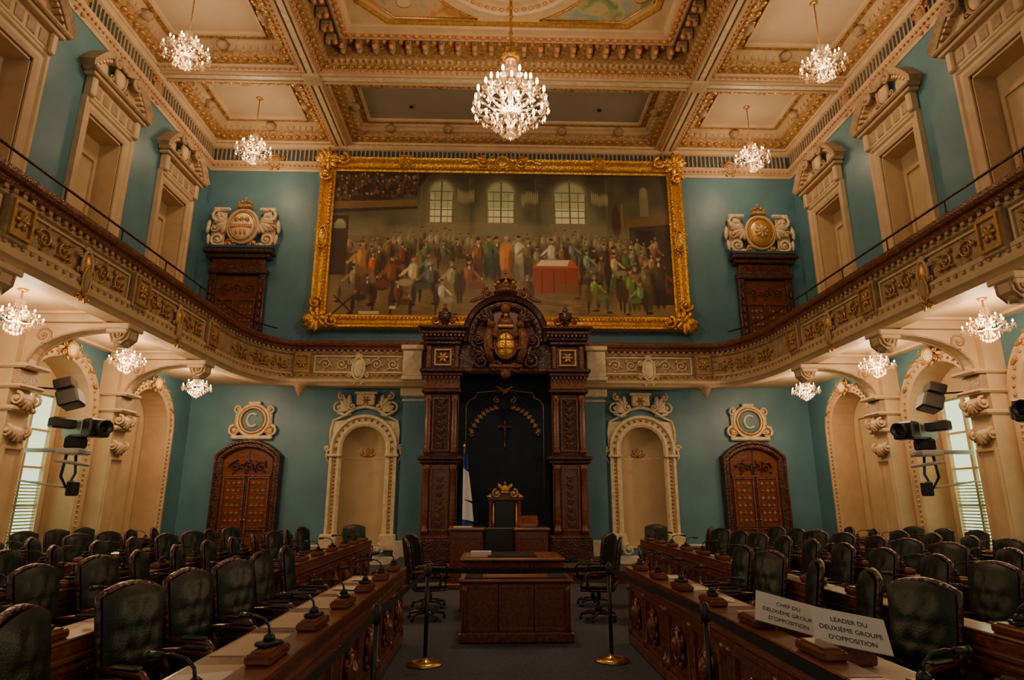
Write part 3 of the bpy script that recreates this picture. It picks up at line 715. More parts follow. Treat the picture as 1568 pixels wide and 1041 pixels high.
g=np.clip(img*.98/255,0,1); lin=np.where(g<.04045,g/12.92,((g+.055)/1.055)**2.4)
X0,X1,Z0,Z1=-5.0,5.0,6.62,11.16
vs=[(X0+(X1-X0)*i/(w_-1),0,Z1-(Z1-Z0)*j/(h_-1)) for j in range(h_) for i in range(w_)]
idx=np.arange(h_*w_).reshape(h_,w_)
fs=np.stack([idx[:-1,:-1],idx[1:,:-1],idx[1:,1:],idx[:-1,1:]],-1).reshape(-1,4).tolist()
me=bpy.data.meshes.new('canvas'); me.from_pydata(vs,[],fs)
ca=me.color_attributes.new('paint','FLOAT_COLOR','POINT')
ca.data.foreach_set('color',np.concatenate([lin.reshape(-1,3),np.ones((h_*w_,1))],1).astype(np.float32).ravel())
pm=bpy.data.materials.new('oil_paint'); pm.use_nodes=True; b=pm.node_tree.nodes['Principled BSDF']; b.inputs['Roughness'].default_value=.5
at=pm.node_tree.nodes.new('ShaderNodeAttribute'); at.attribute_name='paint'; pm.node_tree.links.new(at.outputs['Color'],b.inputs['Base Color'])
me.materials.append(pm)
m=MB(); m.push(T((-.07,-.03,0))); m.push(END(0,0,17))
fp=[(-5.0,6.62),(-5.0,11.16),(5.0,11.16),(5.0,6.62)]
m.mold(fp,[(-.03,.05),(-.03,.12),(.02,.14),(.05,.2),(.1,.2),(.14,.14),(.22,.16),(.3,.26),(.36,.28),(.4,.2),(.42,.0)],GOLD,True)
def fbead(off,sp,r):
    R=[(-5-off,6.62-off),(-5-off,11.16+off),(5+off,11.16+off),(5+off,6.62-off)]
    for k in range(4):
        a=Vector(R[k]);b_=Vector(R[(k+1)%4]);n=int((b_-a).length/sp)
        for j in range(n): p=a+(b_-a)*(j+.5)/n; m.sph((p.x,p.y,.2),r,GOLD,6,4)
fbead(.07,.11,.04); fbead(.32,.2,(.07,.07,.06))
m.bx(-5.2,5.2,6.5,11.3,0,.04,GOLD)
for q in(-1,1):
    for z in(6.5,11.4):
        m.push(T((q*5.16,z,.22))); v=1 if z>9 else -1
        rosette(m,.36,GOLD,.04,8); spiral(m,-q*.42,v*.06,.2,1.5,pi/2,q*v,GOLD,.06,.05); spiral(m,q*.08,-v*.46,.2,1.5,0,q*v,GOLD,.06,.05); spiral(m,q*.18,v*.1,.2,1.4,pi,-q*v,GOLD,.07,.05)
        for k in range(4): leaf(m,0,0,.46,.18,(0 if q>0 else pi)+q*v*(.2+k*.45),GOLD,.06,.07)
        m.pop()
    m.push(T((q*5.2,8.95,.2))); cartouche(m,.5,.9,GOLD,GOLD); m.pop()
    m.push(T((q*2.9,11.42,.22))); m.box((0,0,0),(.4,.42,.1),GOLD,.03); rosette(m,.18,GOLD,.06); m.pop()
m.push(T((0,11.42,.22))); cartouche(m,.8,.5,GOLD,GOLD)
for q in(-1,1):
    spiral(m,q*.55,0,.2,1.6,pi/2,-q,GOLD,.055,.04)
    for k in range(3): leaf(m,q*(.45+.2*k),.05,.4,.13,(0 if q>0 else pi)+q*(.3-.3*k),GOLD,.05,.05)
m.pop(); m.pop(); m.pop()
fr=m.obj('history_painting'); put(me,'canvas',(-.07,16.90,0),parent=fr)
# ------------------------------------------------------------------ speaker canopy
TY=14.93
m=MB(); m.bx(-2.6,2.6,13.05,16.5,0,.22,CARPET); m.bx(-2.65,2.65,13.0,13.05,0,.24,WOODR); m.obj('dais_platform')
m=MB(); m.push(T((0,TY,.002)))
for s in(-1,1):
    c=s*1.54
    m.box((c,.45,.48),(.98,1.0,.5),WOODD,.03); m.box((c,.45,.76),(.94,.96,.08),WOODC,.03)
    m.box((c,.45,1.6),(.84,.86,1.64),WOOD,.02)
    m.box((c,.45,2.47),(1.0,1.0,.08),WOODD,.03); m.box((c,.45,2.56),(1.08,1.06,.1),WOODD,.03)
    m.box((c,.45,3.35),(.80,.84,1.5),WOODD,.02)
    for q in(-1,1):
        for (z0,z1) in((.85,2.4),(2.66,4.05)):
            x=c+q*.31
            m.lathe([(.1,z0),(.1,z0+.08),(.075,z0+.12),(.085,z0+.2),(.08,(z0+z1)/2),(.07,z1-.18),(.1,z1-.1),(.105,z1)],WOOD,10,(x,-.0,0))
    for (z0,z1) in((.95,2.3),(2.75,3.95)):
        m.push(FR((c,.0,0),(1,0,0),(0,0,1))@T((0,0,.02)))
        m.mold([(-.17,z0),(.17,z0),(.17,z1),(-.17,z1)],[(0,0),(0,.05),(-.04,.05),(-.04,0)],WOODC,True)
        k=int((z1-z0)/.17)
        for i in range(k):
            z=z0+.1+i*.17; rosette(m.push(T((0,z,.02))),.08,WOODC,.01,5); m.pop()
            for q in(-1,1): leaf(m,0,z,.13,.05,pi/2-q*.9,WOODC)
        m.pop()
    m.box((c,.42,4.16),(.96,1.0,.1),WOODD,.03); m.box((c,.44,4.36),(.86,.9,.3),WOODC,.02); m.box((c,.42,4.56),(1.0,1.04,.1),WOODD,.03); m.box((c,.42,4.66),(1.1,1.12,.1),WOODD,.03)
    for i in range(9): m.box((c-.4+i*.1,-.08,4.48),(.05,.06,.06),WOODC)
    m.box((c,.46,5.0),(.80,.84,.62),WOODD,.02)
    for q in(-1,1): m.lathe([(.07,4.72),(.06,4.78),(.06,5.2),(.08,5.28)],WOODC,8,(c+q*.34,.02,0))
    m.push(FR((c,.03,5.0),(1,0,0),(0,0,1))); m.mold([(-.17,-.17),(.17,-.17),(.17,.17),(-.17,.17)],[(0,0),(0,.05),(-.04,.05),(-.04,0)],GOLD2,True); rosette(m,.15,GOLD2,.03); m.pop()
    m.box((c,.42,5.36),(.92,.98,.08),WOODD,.02); m.box((c,.42,5.46),(1.02,1.06,.1),WOODD,.03); m.box((c,.4,5.6),(1.16,1.18,.14),WOODD,.05); m.box((c,.4,5.72),(1.26,1.26,.08),WOODD,.03)
    for i in range(11): m.box((c-.5+i*.1,-.16,5.52),(.05,.06,.06),WOODC)
    m.lathe([(.2,0),(.2,.06),(.08,.1),(.06,.16),(.16,.26),(.19,.36),(.15,.42),(.18,.46),(.06,.5),(.08,.56),(.03,.62),(.05,.66),(0,.74)],WOODD,12,(c,.3,5.76))
    for q in(-1,1): m.push(FR((c+q*.22,.15,5.98),(1,0,0),(0,0,1))); spiral(m,0,0,.12,1.4,0,q,WOODC,.03,0); m.pop()
m.bx(-1.15,1.15,.75,.85,.22,4.75,NAVY)
for s in(-1,1): m.bx(s*1.12,s*1.15,.0,.8,.22,4.6,WOODD)
m.bx(-1.2,1.2,.1,.9,4.62,4.75,WOODD)
m.box((0,.12,4.7),(2.2,.2,.12),WOODC,.03)
m.box((0,.4,5.1),(2.3,.5,.75),WOODD,.02); m.box((0,.14,5.46),(2.1,.2,.12),WOODD,.03)
m.push(FR((0,.2,0),(1,0,0),(0,0,1)))
m.prism(archpath(2.0,5.45,5.5,20),-.5,0,WOOD)
m.mold(archpath(1.9,5.4,5.55,20),[(-.2,.0),(-.2,.1),(-.14,.14),(-.04,.14),(0,.22),(.08,.26),(.12,.3),(.13,-.5)],WOODD)
for i in range(19):
    a=pi*(i+.5)/19; m.push(T((-.83*math.cos(a),5.55+.83*math.sin(a),.14))); rosette(m,.06,WOODC,.01,4); m.pop()
m.pop()
m.push(FR((0,.0,5.35),(1,0,0),(0,0,1))@T((0,0,.05)))
m.sph((0,-.05,.06),(.26,.34,.12),GOLD,14,8); m.tube([(.28*math.cos(2*pi*i/18),-.05+.36*math.sin(2*pi*i/18),.1) for i in range(18)],.04,WOODC,6,True)
for v in(-.16,.06): m.box((0,v,.17),(.36,.03,.02),WOODC,.005)
m.box((0,-.05,.17),(.03,.5,.02),WOODC,.005)
m.sph((0,.5,.08),(.2,.16,.12),WOODC,10,6); m.box((0,.4,.1),(.4,.08,.2),GOLD2,.02); m.sph((0,.7,.08),.06,GOLD2); m.sph((0,.88,.06),(.14,.16,.1),WOODC,8,6)
for q in(-1,1):
    m.tube([(q*.34,-.5,.08),(q*.42,-.2,.1),(q*.44,.1,.12),(q*.38,.34,.14)],[.09,.11,.14,.09],WOODC,8)
    m.sph((q*.36,.44,.15),(.11,.12,.12),WOODC,8,6); m.tube([(q*.42,.15,.14),(q*.28,.18,.2),(q*.2,.1,.2)],.05,WOODC,6); m.tube([(q*.44,-.1,.14),(q*.28,-.2,.2)],.05,WOODC,6)
    spiral(m,q*.66,.05,.2,1.6,-pi/2,q,WOODD,.045,.08); spiral(m,q*.6,-.48,.2,1.6,pi/2,-q,WOODD,.045,.1); spiral(m,q*.25,-.62,.16,1.4,0,-q,WOODD,.04,.12)
    for k in range(5): leaf(m,q*.45,-.35,.38,.13,(0 if q>0 else pi)+q*(.9-.4*k),WOODD,.05,.05)
    for k in range(4): leaf(m,q*.3,.55,.4,.12,(0 if q>0 else pi)+q*(1.2-.35*k),WOODD,.04,.05)
m.box((0,-.6,.14),(.8,.1,.06),WOODC,.03); m.sph((0,-.78,.1),(.14,.14,.08),WOODC)
m.pop()
m.push(T((0,.1,6.68)))
m.lathe([(.3,0),(.32,.05),(.22,.08),(.26,.12),(.28,.2),(.24,.22)],WOODC,14)
for i in range(8):
    a=2*pi*i/8; m.tube([(.26*math.cos(a),.26*math.sin(a),.2),(.28*math.cos(a),.28*math.sin(a),.32),(.05*math.cos(a),.05*math.sin(a),.4)],.03,WOODC,5); m.sph((.27*math.cos(a),.27*math.sin(a),.25),.05,GOLD2,6,4)
m.sph((0,0,.42),.06,GOLD2); m.box((0,0,.54),(.03,.03,.14),WOODC); m.box((0,0,.55),(.1,.03,.03),WOODC)
for q in(-1,1):
    m.push(FR((q*.45,0,-.02),(1,0,0),(0,0,1))); spiral(m,0,0,.17,1.5,pi/2,-q,WOODC,.04,.02); leaf(m,q*.1,-.05,.4,.12,(0 if q>0 else pi)-q*.4,WOODC); m.pop()
m.pop()
m.push(FR((0,.74,0),(1,0,0),(0,0,1)))
for q in(-1,1):
    m.tube([(q*.98,1.1,.01),(q*.98,3.9,.01),(q*.9,4.05,.01),(q*.75,4.12,.01),(q*.7,4.25,.01),(0,4.32,.01)],.012,GOLD,4)
    for k in range(8):
        cx_,cy_=q*(.86-.06*k-.004*k*k),3.25+.14*k-.008*k*k
        for dd in(-.9,-.2,.5,1.2): leaf(m,cx_,cy_,.10,.03,pi/2+q*(.5+dd),GOLD2,.02,.008)
    m.tube([(q*(.86-.06*k-.004*k*k),3.25+.14*k-.008*k*k,.015) for k in range(9)],.010,GOLD2,4)
    spiral(m,q*.84,3.2,.07,1.3,0,q,GOLD2,.012,.02); spiral(m,q*.2,4.06,.09,1.4,pi/2,-q,GOLD2,.015,.02)
    leaf(m,0,4.3,.26,.06,pi/2+q*1.1,GOLD2,.02,.02)
rosette(m.push(T((0,4.28,.02))),.09,GOLD2); m.pop()
m.box((0,3.2,.03),(.04,.66,.04),WOODC); m.box((0,3.38,.03),(.34,.04,.04),WOODC)
m.tube([(0,3.42,.06),(0,3.25,.07),(.01,3.02,.06)],[.015,.025,.015],WOODC,6); m.tube([(-.13,3.4,.06),(0,3.34,.07),(.13,3.4,.06)],.01,WOODC,5); m.sph((0,3.44,.07),.025,WOODC)
m.pop()
m.pop(); m.obj('speaker_canopy')
# throne
m=MB()
for s in(-1,1):
    for y in(-.28,.3): m.lathe([(.05,0),(.04,.1),(.06,.2),(.035,.3),(.05,.42)],WOOD,8,(s*.33,y,0))
    m.tube([(s*.36,.3,.7),(s*.38,0,.72),(s*.38,-.3,.68),(s*.38,-.34,.6)],.035,WOODC,6); m.lathe([(.03,.42),(.04,.55),(.03,.68)],WOODC,8,(s*.37,-.26,0))
    m.lathe([(.045,.4),(.035,.6),(.05,.8),(.035,1.2),(.05,1.36),(.06,1.4)],WOODC,8,(s*.34,.3,0)); m.sph((s*.34,.3,1.46),.06,GOLD2)
    m.lathe([(.025,.7),(.03,.9),(.02,1.3)],GOLD2,6,(s*.27,.27,0))
m.box((0,0,.42),(.78,.7,.1),WOOD,.03); m.box((0,-.02,.5),(.66,.6,.1),LEATH,.04)
m.box((0,.3,.95),(.5,.08,.86),LEATH,.03); m.box((0,.3,1.4),(.84,.12,.08),WOODC,.02)
m.push(FR((0,.26,1.42),(1,0,0),(0,0,1)))
m.prism(archpath(.62,.0,.02,12,.16),-.06,.02,WOODC)
for q in(-1,1): spiral(m,q*.2,.1,.11,1.5,pi/2,-q,GOLD2,.03,.03); leaf(m,q*.05,.16,.22,.1,pi/2-q*.6,GOLD2,.03,.03); leaf(m,q*.3,.03,.14,.08,(0 if q>0 else pi),GOLD2,.03,.03)
m.sph((0,.2,.03),(.1,.11,.06),GOLD2,8,6); m.box((0,.13,.04),(.2,.04,.08),GOLD2,.01); m.sph((0,.34,.03),.035,GOLD2)
m.pop()
m.obj('speaker_throne',(0,14.8,.225))
# flag
m=MB(); m.lathe([(.14,0),(.14,.03),(.03,.06),(.02,.1)],BRASS,12); m.tube([(0,0,.05),(0,0,2.55)],.016,BRASS,6); m.sph((0,0,2.6),(.035,.035,.06),BRASS)
NV=12
def cloth(z0,z1,mt,w0,w1):
    vs=[]
    for j in range(7):
        t=j/6; z=z0+(z1-z0)*t; w=w0+(w1-w0)*t
        for i in range(NV+1):
            u=i/NV; vs.append((-.02+w*u,-.03-.04*math.sin(u*9+t*.6),z-.10*u*(1-t*.5)))
    m.add(vs,[(j*(NV+1)+i,j*(NV+1)+i+1,(j+1)*(NV+1)+i+1,(j+1)*(NV+1)+i) for j in range(6) for i in range(NV)],mt,True)
cloth(2.5,2.1,BLUEC,.10,.13); cloth(2.1,1.4,FLAGW,.13,.22); cloth(1.4,.95,FLAGW,.22,.26); cloth(.95,.6,BLUEC,.26,.2)
m.obj('fleur_de_lis_flag',(-.96,14.75,.225))
# ------------------------------------------------------------------ speaker desk
m=MB()
def panelf(m,x,z0,z1,w,y,mt):
    m.push(FR((x,y,0),(1,0,0),(0,0,1))); m.mold([(-w/2,z0),(w/2,z0),(w/2,z1),(-w/2,z1)],[(0,0),(0,.025),(-.035,.025),(-.04,0)],mt,True); m.pop()
for x,w in((-.62,.62),(.62,.62)):
    m.box((x,.3,.52),(w,.6,1.04),WOODR,.02); m.box((x,.28,1.06),(w+.08,.7,.06),WOODL,.02); panelf(m,x,.15,.9,w-.16,0,WOODR)
m.box((0,.35,.45),(.7,.5,.9),WOODR,.02); m.box((0,.3,.05),(1.95,.7,.1),WOODR,.02)
m.box((0,.05,.78),(.56,.05,.62),BLACK,.02); m.box((0,.08,.4),(.1,.1,.3),BLACK,.02)
m.box((.55,.15,1.12),(.34,.3,.06),WOODL,.01); m.push(T((.55,.2,1.2))@Matrix.Rotation(.5,4,'X')); m.box((0,0,.02),(.4,.34,.03),WOODR,.01); m.pop()
m.box((-.7,.2,1.1),(.34,.24,.02),PAPER)
m.obj('speaker_desk',(-.16,12.3,0))
# ------------------------------------------------------------------ clerk tables
m=MB()
m.box((0,.42,.06),(1.34,.92,.12),WOODR,.02); m.box((0,.42,.37),(1.24,.82,.58),WOODR,.02); m.box((0,.42,.675),(1.36,.94,.045),WOODL,.02); m.box((0,.42,.64),(1.30,.88,.03),WOODR,.02)
for x in(-.42,0,.42): panelf(m,x,.16,.60,.36,.01,WOODR)
for q in(-1,1): m.lathe([(.035,.12),(.03,.2),(.035,.36),(.03,.56),(.035,.62)],WOOD,8,(q*.6,.0,0))
m.box((0,.42,.703),(1.22,.8,.012),BLACKC); m.box((0,.42,.711),(.78,.8,.006),WOODO)
m.obj('clerk_table',(-.0,7.8,0))
m=MB(); m.box((0,.45,.38),(1.4,.8,.76),WOODR,.02); m.box((0,.45,.78),(1.5,1.0,.05),WOODL,.02); m.box((0,.45,.81),(1.34,.84,.012),WOODO); m.box((0,.45,.815),(.7,.84,.012),BLACKC)
for x in(-.5,0,.5): panelf(m,x,.12,.68,.4,.05,WOODR)
m.box((-.45,.4,.84),(.3,.22,.05),PAPER)
m.obj('clerk_table',(0,9.3,0))
# ------------------------------------------------------------------ desk / chair / mic meshes
m=MB()
m.box((0,.31,.72),(1.6,.62,.04),WOODL,.012); m.box((0,.54,.78),(1.6,.17,.08),WOODR,.015); m.box((0,.54,.828),(1.6,.18,.016),WOODL,.008)
m.box((0,.55,.39),(1.56,.05,.62),WOODR); m.box((0,.56,.06),(1.6,.12,.12),WOODR,.02); m.box((0,.58,.66),(1.6,.06,.06),WOODR,.02)
for q in(-1,0,1):
    if q: m.box((q*.775,.31,.38),(.05,.56,.66),WOODR,.01)
    m.lathe([(.05,.12),(.05,.18),(.03,.2),(.04,.3),(.032,.45),(.028,.56),(.045,.6),(.05,.64)],WOODR,8,(q*.74,.575,0))
for q in(-1,1):
    m.push(FR((q*.37,.575,0),(-1,0,0),(0,0,1))); m.mold([(-.27,.17),(.27,.17),(.27,.6),(-.27,.6)],[(0,0),(0,.03),(-.04,.03),(-.05,0)],WOODR,True)
    m.push(T((0,.385,0))); cartouche(m,.36,.3,WOODR,WOODC); m.pop(); m.pop()
    m.box((q*.4,.21,.742),(.6,.34,.006),BLOT)
    m.push(FR((q*.8,.31,0),(0,q,0),(0,0,1))); m.mold([(-.2,.15),(.2,.15),(.2,.62),(-.2,.62)],[(0,0),(0,.02),(-.03,.02),(-.04,0)],WOODC,True); m.pop()
    m.box((q*.4,.53,.862),(.30,.13,.05),WOODR,.012); m.box((q*.4,.53,.891),(.24,.09,.012),WOODL,.004)
    m.box((q*.4+.22,.44,.765),(.1,.12,.05),BLACK,.01)
DESK=m.mesh('parliament_desk')
def chairmesh():
    m=MB()
    for i in range(5):
        a=2*pi*i/5+.3; m.tube([(0,0,.1),(.15*math.cos(a),.15*math.sin(a),.1),(.26*math.cos(a),.26*math.sin(a),.07)],[.03,.025,.018],WOODD,6); m.sph((.26*math.cos(a),.26*math.sin(a),.03),.03,BLACK,6,4)
    m.lathe([(.04,.08),(.04,.2),(.025,.21),(.025,.38)],BLACK,8); m.box((0,0,.39),(.3,.3,.03),BLACK)
    m.box((0,.02,.45),(.46,.46,.1),LEATH,.04); m.box((0,.02,.405),(.48,.46,.03),WOODD,.01)
    A,Bn=12,14; W=.21
    def bp(u,v,side):
        z=.50+.53*v+ (.05*math.cos(u*pi/2) if v>.5 else 0)*((v-.5)*2)
        y=-.22-.08*v
        dep=.05*(1-abs(u)**3)*(1-abs(2*v-1)**5)
        if side>0:
            for k,(bu,bv) in enumerate(tufts):
                d2=((u-bu)*W)**2+((v-bv)*.56)**2; dep-=.034*math.exp(-d2/.0010)
            return (u*W*(1+.10*v),y+.02+dep,z)
        return (u*W*(1+.10*v),y-.035-.02*(1-u*u),z)
    tufts=[(u,v) for r,v in enumerate((.2,.4,.6,.8)) for u in ((-.55,0,.55) if r%2==0 else (-.28,.28))]
    for side in(1,-1):
        vs=[bp(-1+2*i/A,j/Bn,side) for j in range(Bn+1) for i in range(A+1)]
        fs=[(j*(A+1)+i,j*(A+1)+i+1,(j+1)*(A+1)+i+1,(j+1)*(A+1)+i) for j in range(Bn) for i in range(A)]
        m.add(vs,[f[::-1] for f in fs] if side>0 else fs,LEATH,True)
    for u,v in tufts: p=bp(u,v,1); m.sph(p,.011,LEATH,6,4)
    edge=[bp(-1,j/6,-1) for j in range(7)]+[bp(-1+2*i/8,1,-1) for i in range(1,8)]+[bp(1,1-j/6,-1) for j in range(7)]
    m.tube([(x,y+.02,z) for x,y,z in edge],.024,WOODD,6)
    for q in(-1,1):
        m.tube([(q*.23,-.24,.64),(q*.26,-.1,.65),(q*.26,.12,.64),(q*.25,.17,.58),(q*.245,.14,.46)],[.022,.026,.028,.022,.02],WOOD,6)
        m.box((q*.26,.0,.67),(.055,.2,.03),LEATH,.012); m.tube([(q*.23,-.2,.42),(q*.23,-.26,.54)],.023,WOOD,6)
    return m.mesh('leather_armchair')
CHAIR=chairmesh()
m=MB(); m.box((0,0,.012),(.12,.08,.024),BLACK,.008); m.lathe([(.03,.02),(.025,.05),(.012,.06)],BLACK,8)
m.tube([(0,0,.05),(0,-.01,.09),(0,-.05,.12),(0,-.12,.13),(0,-.16,.125)],.007,BLACK,6); m.tube([(0,-.16,.125),(0,-.22,.12)],[.014,.018],BLACK,8); m.sph((0,-.225,.12),.02,BLACK,8,5)
MIC=m.mesh('desk_microphone')
m=MB()
for i in range(4):
    m.push(T((random.uniform(-.02,.02),random.uniform(-.02,.02),.002+.003*i))@Matrix.Rotation(random.uniform(-.15,.15),4,'Z')); m.box((0,0,0),(.20,.26,.0025),PAPER); m.pop()
SHEETS=m.mesh('paper_sheets')
m=MB(); m.box((0,0,.05),(.42,.12,.10),BLACK,.012); m.box((0,-.02,.105),(.38,.05,.03),STEEL,.006); m.box((0,-.062,.05),(.36,.006,.07),STEEL,.002); DOCB=m.mesh('desk_console_box')
rows=[(1.3,1.4,4),(2.68,1.8,7),(4.06,3.4,6),(5.44,5.0,5),(6.82,6.6,4)]
for s in(-1,1):
    rz=pi/2*s
    for ri,(rx,ys,n) in enumerate(rows):
        for k in range(n):
            y=ys+1.6*k+.8
            X=s*(rx+.62)
            put(DESK,'parliament_desk',(X,y,0),rz)
            for q in(-.4,.4):
                yc=y+q; jit=random.uniform(-.38,.38)
                cr=rz+jit
                cx=s*(rx+.62+.36)
                if s>0 and ri==0 and 2.9<yc<3.7: cr=.5
                if ri==4 and min(abs(yc-b) for b in BR)<.6: continue
                put(CHAIR,'leather_armchair',(cx,yc,0),cr)
                mr=rz+random.uniform(-.6,.6)
                if not(s>0 and ri==0 and 3.0<yc<4.3): put(MIC,'desk_microphone',(s*(rx+.09),yc,.898),mr)
                if random.random()<(.45 if ri==0 else .75) and not(s>0 and ri==0 and 3.0<yc<4.3):
                    put(SHEETS,'paper_sheets',(s*(rx+.40),yc-.05+random.uniform(-.08,.08),.747),rz+random.uniform(-.4,.4))
put(DOCB,'desk_console_box',(-1.70,2.75,.746),-.3); put(DOCB,'desk_console_box',(1.66,2.75,.746),.15)
for x,y,r in((-1.2,9.3,-1.3),(1.2,9.2,1.4),(-1.25,10.3,-1.0),(1.3,10.4,1.0),(-3.05,13.5,-2.6),(3.05,13.5,2.6)):
    put(CHAIR,'leather_armchair',(x,y,0),r)
def placard(lines,loc,rot,size):
    m=MB(); m.box((0,0,0),(.38,.20,.006),PAPER)
    p=m.obj('name_placard',loc); p.rotation_euler=rot
    h=loc[2]-.747; e=MB()
    e.push(Matrix.Rotation(rot[2],4,'Z')); e.box((0,.07,-h/2-.01),(.26,.10,h-.03),WOODR,.01); e.pop()
    eo=e.obj('easel'); eo.parent=p; eo.matrix_parent_inverse=p.matrix_basis.inverted(); eo.location=loc
    for i,t_ in enumerate(lines):
        cu=bpy.data.curves.new('lettering','FONT'); cu.body=t_; cu.size=size; cu.align_x='CENTER'; cu.extrude=.0005; cu.materials.append(BLACK)
        o_=bpy.data.objects.new('lettering_%d'%(i+1),cu); bpy.context.scene.collection.objects.link(o_); o_.parent=p; o_.location=(0,.045-i*.052-.014,.0045)
placard(['LEADER DU','DEUXIÈME GROUPE',"D'OPPOSITION"],(1.62,3.52,.93),(math.radians(50),math.radians(10),math.radians(-8)),.036)
placard(['CHEF DU','DEUXIÈME GROUPE',"D'OPPOSITION"],(1.52,4.02,.93),(math.radians(50),math.radians(14),math.radians(-14)),.034)
# stanchions + belts
m=MB(); m.lathe([(.18,0),(.18,.02),(.12,.035),(.03,.05),(.02,.07)],BRASS,20); m.lathe([(.02,.06),(.02,.86)],BLACK,10); m.lathe([(.028,.84),(.032,.86),(.032,.93),(.02,.95),(0,.96)],BLACK,10)
ST=m.mesh('belt_stanchion')
sp={-1:[(-1.02,2.2),(-1.02,4.3),(-.95,6.85)],1:[(1.1,2.2),(1.1,4.3),(.95,6.95)]}
def belt(a,b,sag=0):
    m=MB(); a=Vector((*a,0)); b=Vector((*b,0)); d=(b-a).normalized(); a+=d*.036;b-=d*.036; n=8; vs=[]
    for i in range(n+1):
        t=i/n; p=a+(b-a)*t; z=.895-sag*4*t*(1-t)
        vs+= [(p.x,p.y,z-.025),(p.x,p.y,z+.025)]
    m.add(vs,[(2*i,2*i+1,2*i+3,2*i+2) for i in range(n)],BLACKC); m.obj('barrier_belt')
for s in(-1,1):
    for p in sp[s]: put(ST,'belt_stanchion',(*p,0))
    belt(sp[s][0],sp[s][1],.01); belt(sp[s][1],sp[s][2],.01)
belt(sp[-1][2],sp[1][2],.02)
# ------------------------------------------------------------------ tv cameras + speakers
def tvcam(s,y):
    m=MB(); m.push(SIDE(s,y,2.75,8.0)@Matrix.Scale(1.35,4))
    m.tube([(0,-.2,-.6),(0,-.2,0)],.03,LGREY,8); m.box((0,-.22,.05),(.3,.08,.3),LGREY,.02)
    m.box((0,-.1,.05),(.22,.16,.22),BLACK,.03)
    m.push(T((0,.08,.1))@Matrix.Rotation(-.5,4,'Y')); m.box((0,0,0),(.26,.22,.5),STEEL,.03); m.box((0,.0,.34),(.28,.24,.2),BLACK,.02); m.lathe([(.09,.42),(.1,.56),(.08,.56),(.07,.46)],BLACK,12); m.box((.22,.02,-.05),(.16,.16,.3),BLACK,.02); m.box((-.3,.05,.1),(.3,.14,.14),BLACK,.02); m.pop()
    m.tube([(.1,-.1,0),(.15,-.5,.02),(.05,-.7,.0),(-.1,-.55,0),(-.05,-.2,0)],.02,BLACK,6)
    m.box((.1,-.7,.05),(.14,.2,.12),BLACK,.02); m.tube([(.1,-.7,.05),(0,-.6,-.6)],.015,LGREY,6)
    m.tube([(-.25,-.35,0),(.35,-.38,.05)],.025,LGREY,6)
    m.pop(); m.obj('wall_mounted_tv_camera')
def spk(s,y):
    m=MB(); m.push(SIDE(s,y,3.5,8.1)); m.tube([(0,.1,-.85),(0,.05,0)],.02,BLACK,6)
    m.push(Matrix.Rotation(-.35,4,'X')@Matrix.Rotation(.3,4,'Y')); m.box((0,.12,.05),(.36,.2,.3),BLACK,.02); m.box((0,-.16,.08),(.44,.3,.34),BLACK,.03); m.box((0,-.16,.252),(.38,.24,.01),STEEL); m.pop(); m.pop(); m.obj('loudspeaker')
for s in(-1,1): tvcam(s,11.7); spk(s,11.4); tvcam(s,8.9)
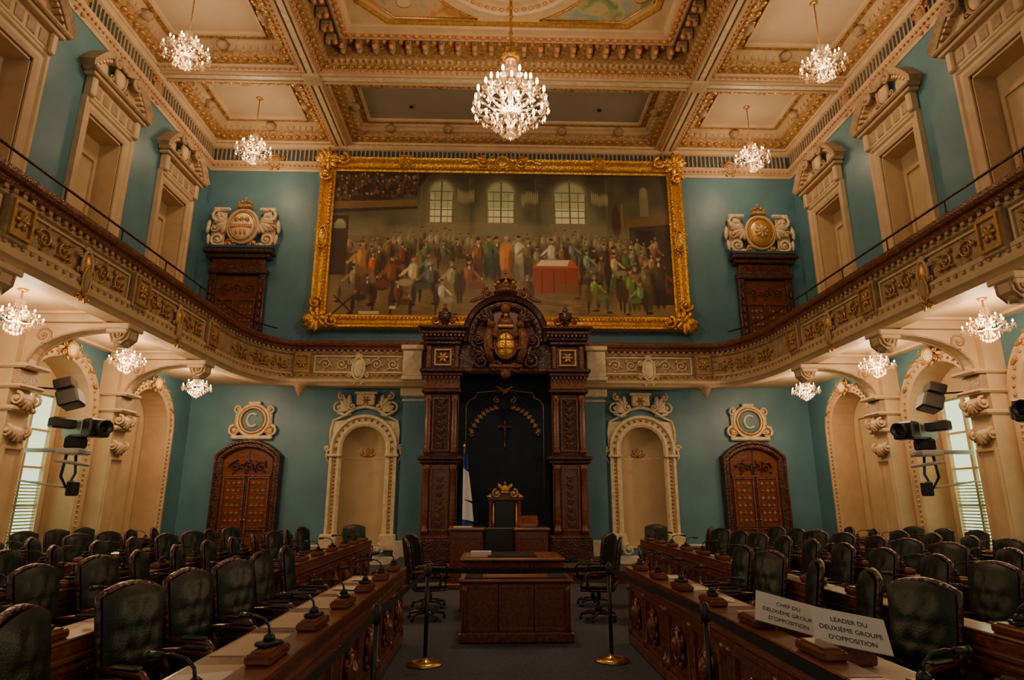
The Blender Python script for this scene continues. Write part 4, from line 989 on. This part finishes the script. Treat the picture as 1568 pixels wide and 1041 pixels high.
# ------------------------------------------------------------------ chandeliers
def chand(R,H,n,rod,cs):
    m=MB()
    m.lathe([(0,-.5*H),(.05*R,-.47*H),(.12*R,-.42*H),(.05*R,-.36*H),(.16*R,-.26*H),(.2*R,-.2*H),(.07*R,-.12*H),(.05*R,.0),(.12*R,.1*H),(.05*R,.18*H),(.05*R,.3*H),(.14*R,.36*H),(.05*R,.42*H),(.03*R,.5*H)],CRY,10)
    m.tube([(0,0,-.3*H),(0,0,.5*H)],.03*R,BRASS,6)
    tiers=[(R*.95,-.10*H,n),(R*.58,.10*H,max(6,n//2))]
    for ti,(r,z,k) in enumerate(tiers):
        for i in range(k):
            a=2*pi*(i+.5*ti)/k; ca_,sa=math.cos(a),math.sin(a)
            pr=[(.12,-.02),(.3,-.10),(.55,-.12),(.8,-.05),(.97,.0),(1,.05)]
            m.tube([(r*p*ca_,r*p*sa,z+q*H*.6) for p,q in pr],.018*R+.004,CRY,5)
            tz=z+.03*H
            m.lathe([(.02*R,0),(.09*R,.015*H),(.10*R,.03*H),(.03*R,.02*H)],CRY,8,(r*ca_,r*sa,tz))
            m.lathe([(.03*R,.02*H),(.03*R,.07*H)],PAPER,6,(r*ca_,r*sa,tz)); m.sph((r*ca_,r*sa,tz+.11*H),(.04*R,.04*R,.045*H),BULB,6,5)
            for b in range(3):
                bb=a+(b-1)*.9; m.octa((r*ca_+.09*R*math.cos(bb),r*sa+.09*R*math.sin(bb),tz-.06*H),cs*.55,cs*1.6,CRY)
            for j in range(7):
                t=(j+.5)/7; rr=r*(1-t)+.10*R*t; zz=tz+(.42*H-tz)*(t**1.9); m.octa((rr*ca_,rr*sa,zz),cs*.6,cs*.8,CRY)
            a2=2*pi*(i+1+.5*ti)/k
            for j in range(1,4):
                t=j/4; x=r*(ca_*(1-t)+math.cos(a2)*t); y=r*(sa*(1-t)+math.sin(a2)*t); m.octa((x,y,tz-.25*H*t*(1-t)-.02*H),cs*.55,cs*.7,CRY)
            if ti==0:
                for j in range(6):
                    t=(j+.5)/6; rr=r*(1-t)*1.0+.08*R; zz=tz-.02*H-(.36*H)*(1-(1-t)**1.5); m.octa((rr*ca_*.8,rr*sa*.8,zz),cs*.6,cs*.9,CRY)
    for r,z,k in((.18*R,.4*H,10),(.12*R,.46*H,6),(.3*R,-.3*H,10),(.5*R,-.22*H,12)):
        for i in range(k): a=2*pi*i/k; m.octa((r*math.cos(a),r*math.sin(a),z),cs*.6,cs*1.9,CRY)
    m.tube([(0,0,.5*H),(0,0,.5*H+rod)],.012+.008*R,GOLD2,6)
    m.lathe([(.1*R+.02,-.03),(.14*R+.03,0)],GOLD2,10,(0,0,.5*H+rod))
    return m
big=chand(.70,1.75,16,0,.042)
big.tube([(0,0,.85),(0,0,3.60)],.03,GOLD2,6); big.lathe([(.02,1.2),(.12,1.0),(.2,.95),(.12,.88),(.05,.8)],GOLD,12)
for k in range(12): big.sph((0,0,1.3+.2*k),(.05,.05,.06),GOLD,6,4)
o=big.obj('grand_chandelier',(0,10.3,8.98)); plight(640,.45,o,(0,0,0))
SM=chand(.47,.95,10,12.5-10.9-.475,.034).mesh('ceiling_chandelier')
for x in(-6.9,6.9):
    for y in(15.35,11.5,5.5):
        o=put(SM,'ceiling_chandelier',(x,y,10.9)); plight(135 if y>6 else 60,.3,o)
GS=chand(.33,.56,8,4.64-4.2-.28,.024).mesh('gallery_chandelier')
for s in(-1,1):
    for y in(14.7,11.82,8.97,6.1,3.3):
        o=put(GS,'gallery_chandelier',(s*7.3,y,4.2)); plight(140 if y>7 else 70,.2,o,(0,0,-.05))
# ------------------------------------------------------------------ world + camera
w=bpy.data.worlds.new('world'); bpy.context.scene.world=w; w.use_nodes=True
w.node_tree.nodes['Background'].inputs[0].default_value=(1,.84,.66,1); w.node_tree.nodes['Background'].inputs[1].default_value=.42  # added warm ambient fill, let in through the room's open back
c=bpy.data.cameras.new('camera'); co=bpy.data.objects.new('camera',c); bpy.context.scene.collection.objects.link(co)
c.lens=36*950/1568; c.sensor_width=36; c.clip_start=.05
co.location=(-.28,0,1.6); co.rotation_euler=(math.radians(90+14.46),0,math.radians(-1.69))
bpy.context.scene.camera=co
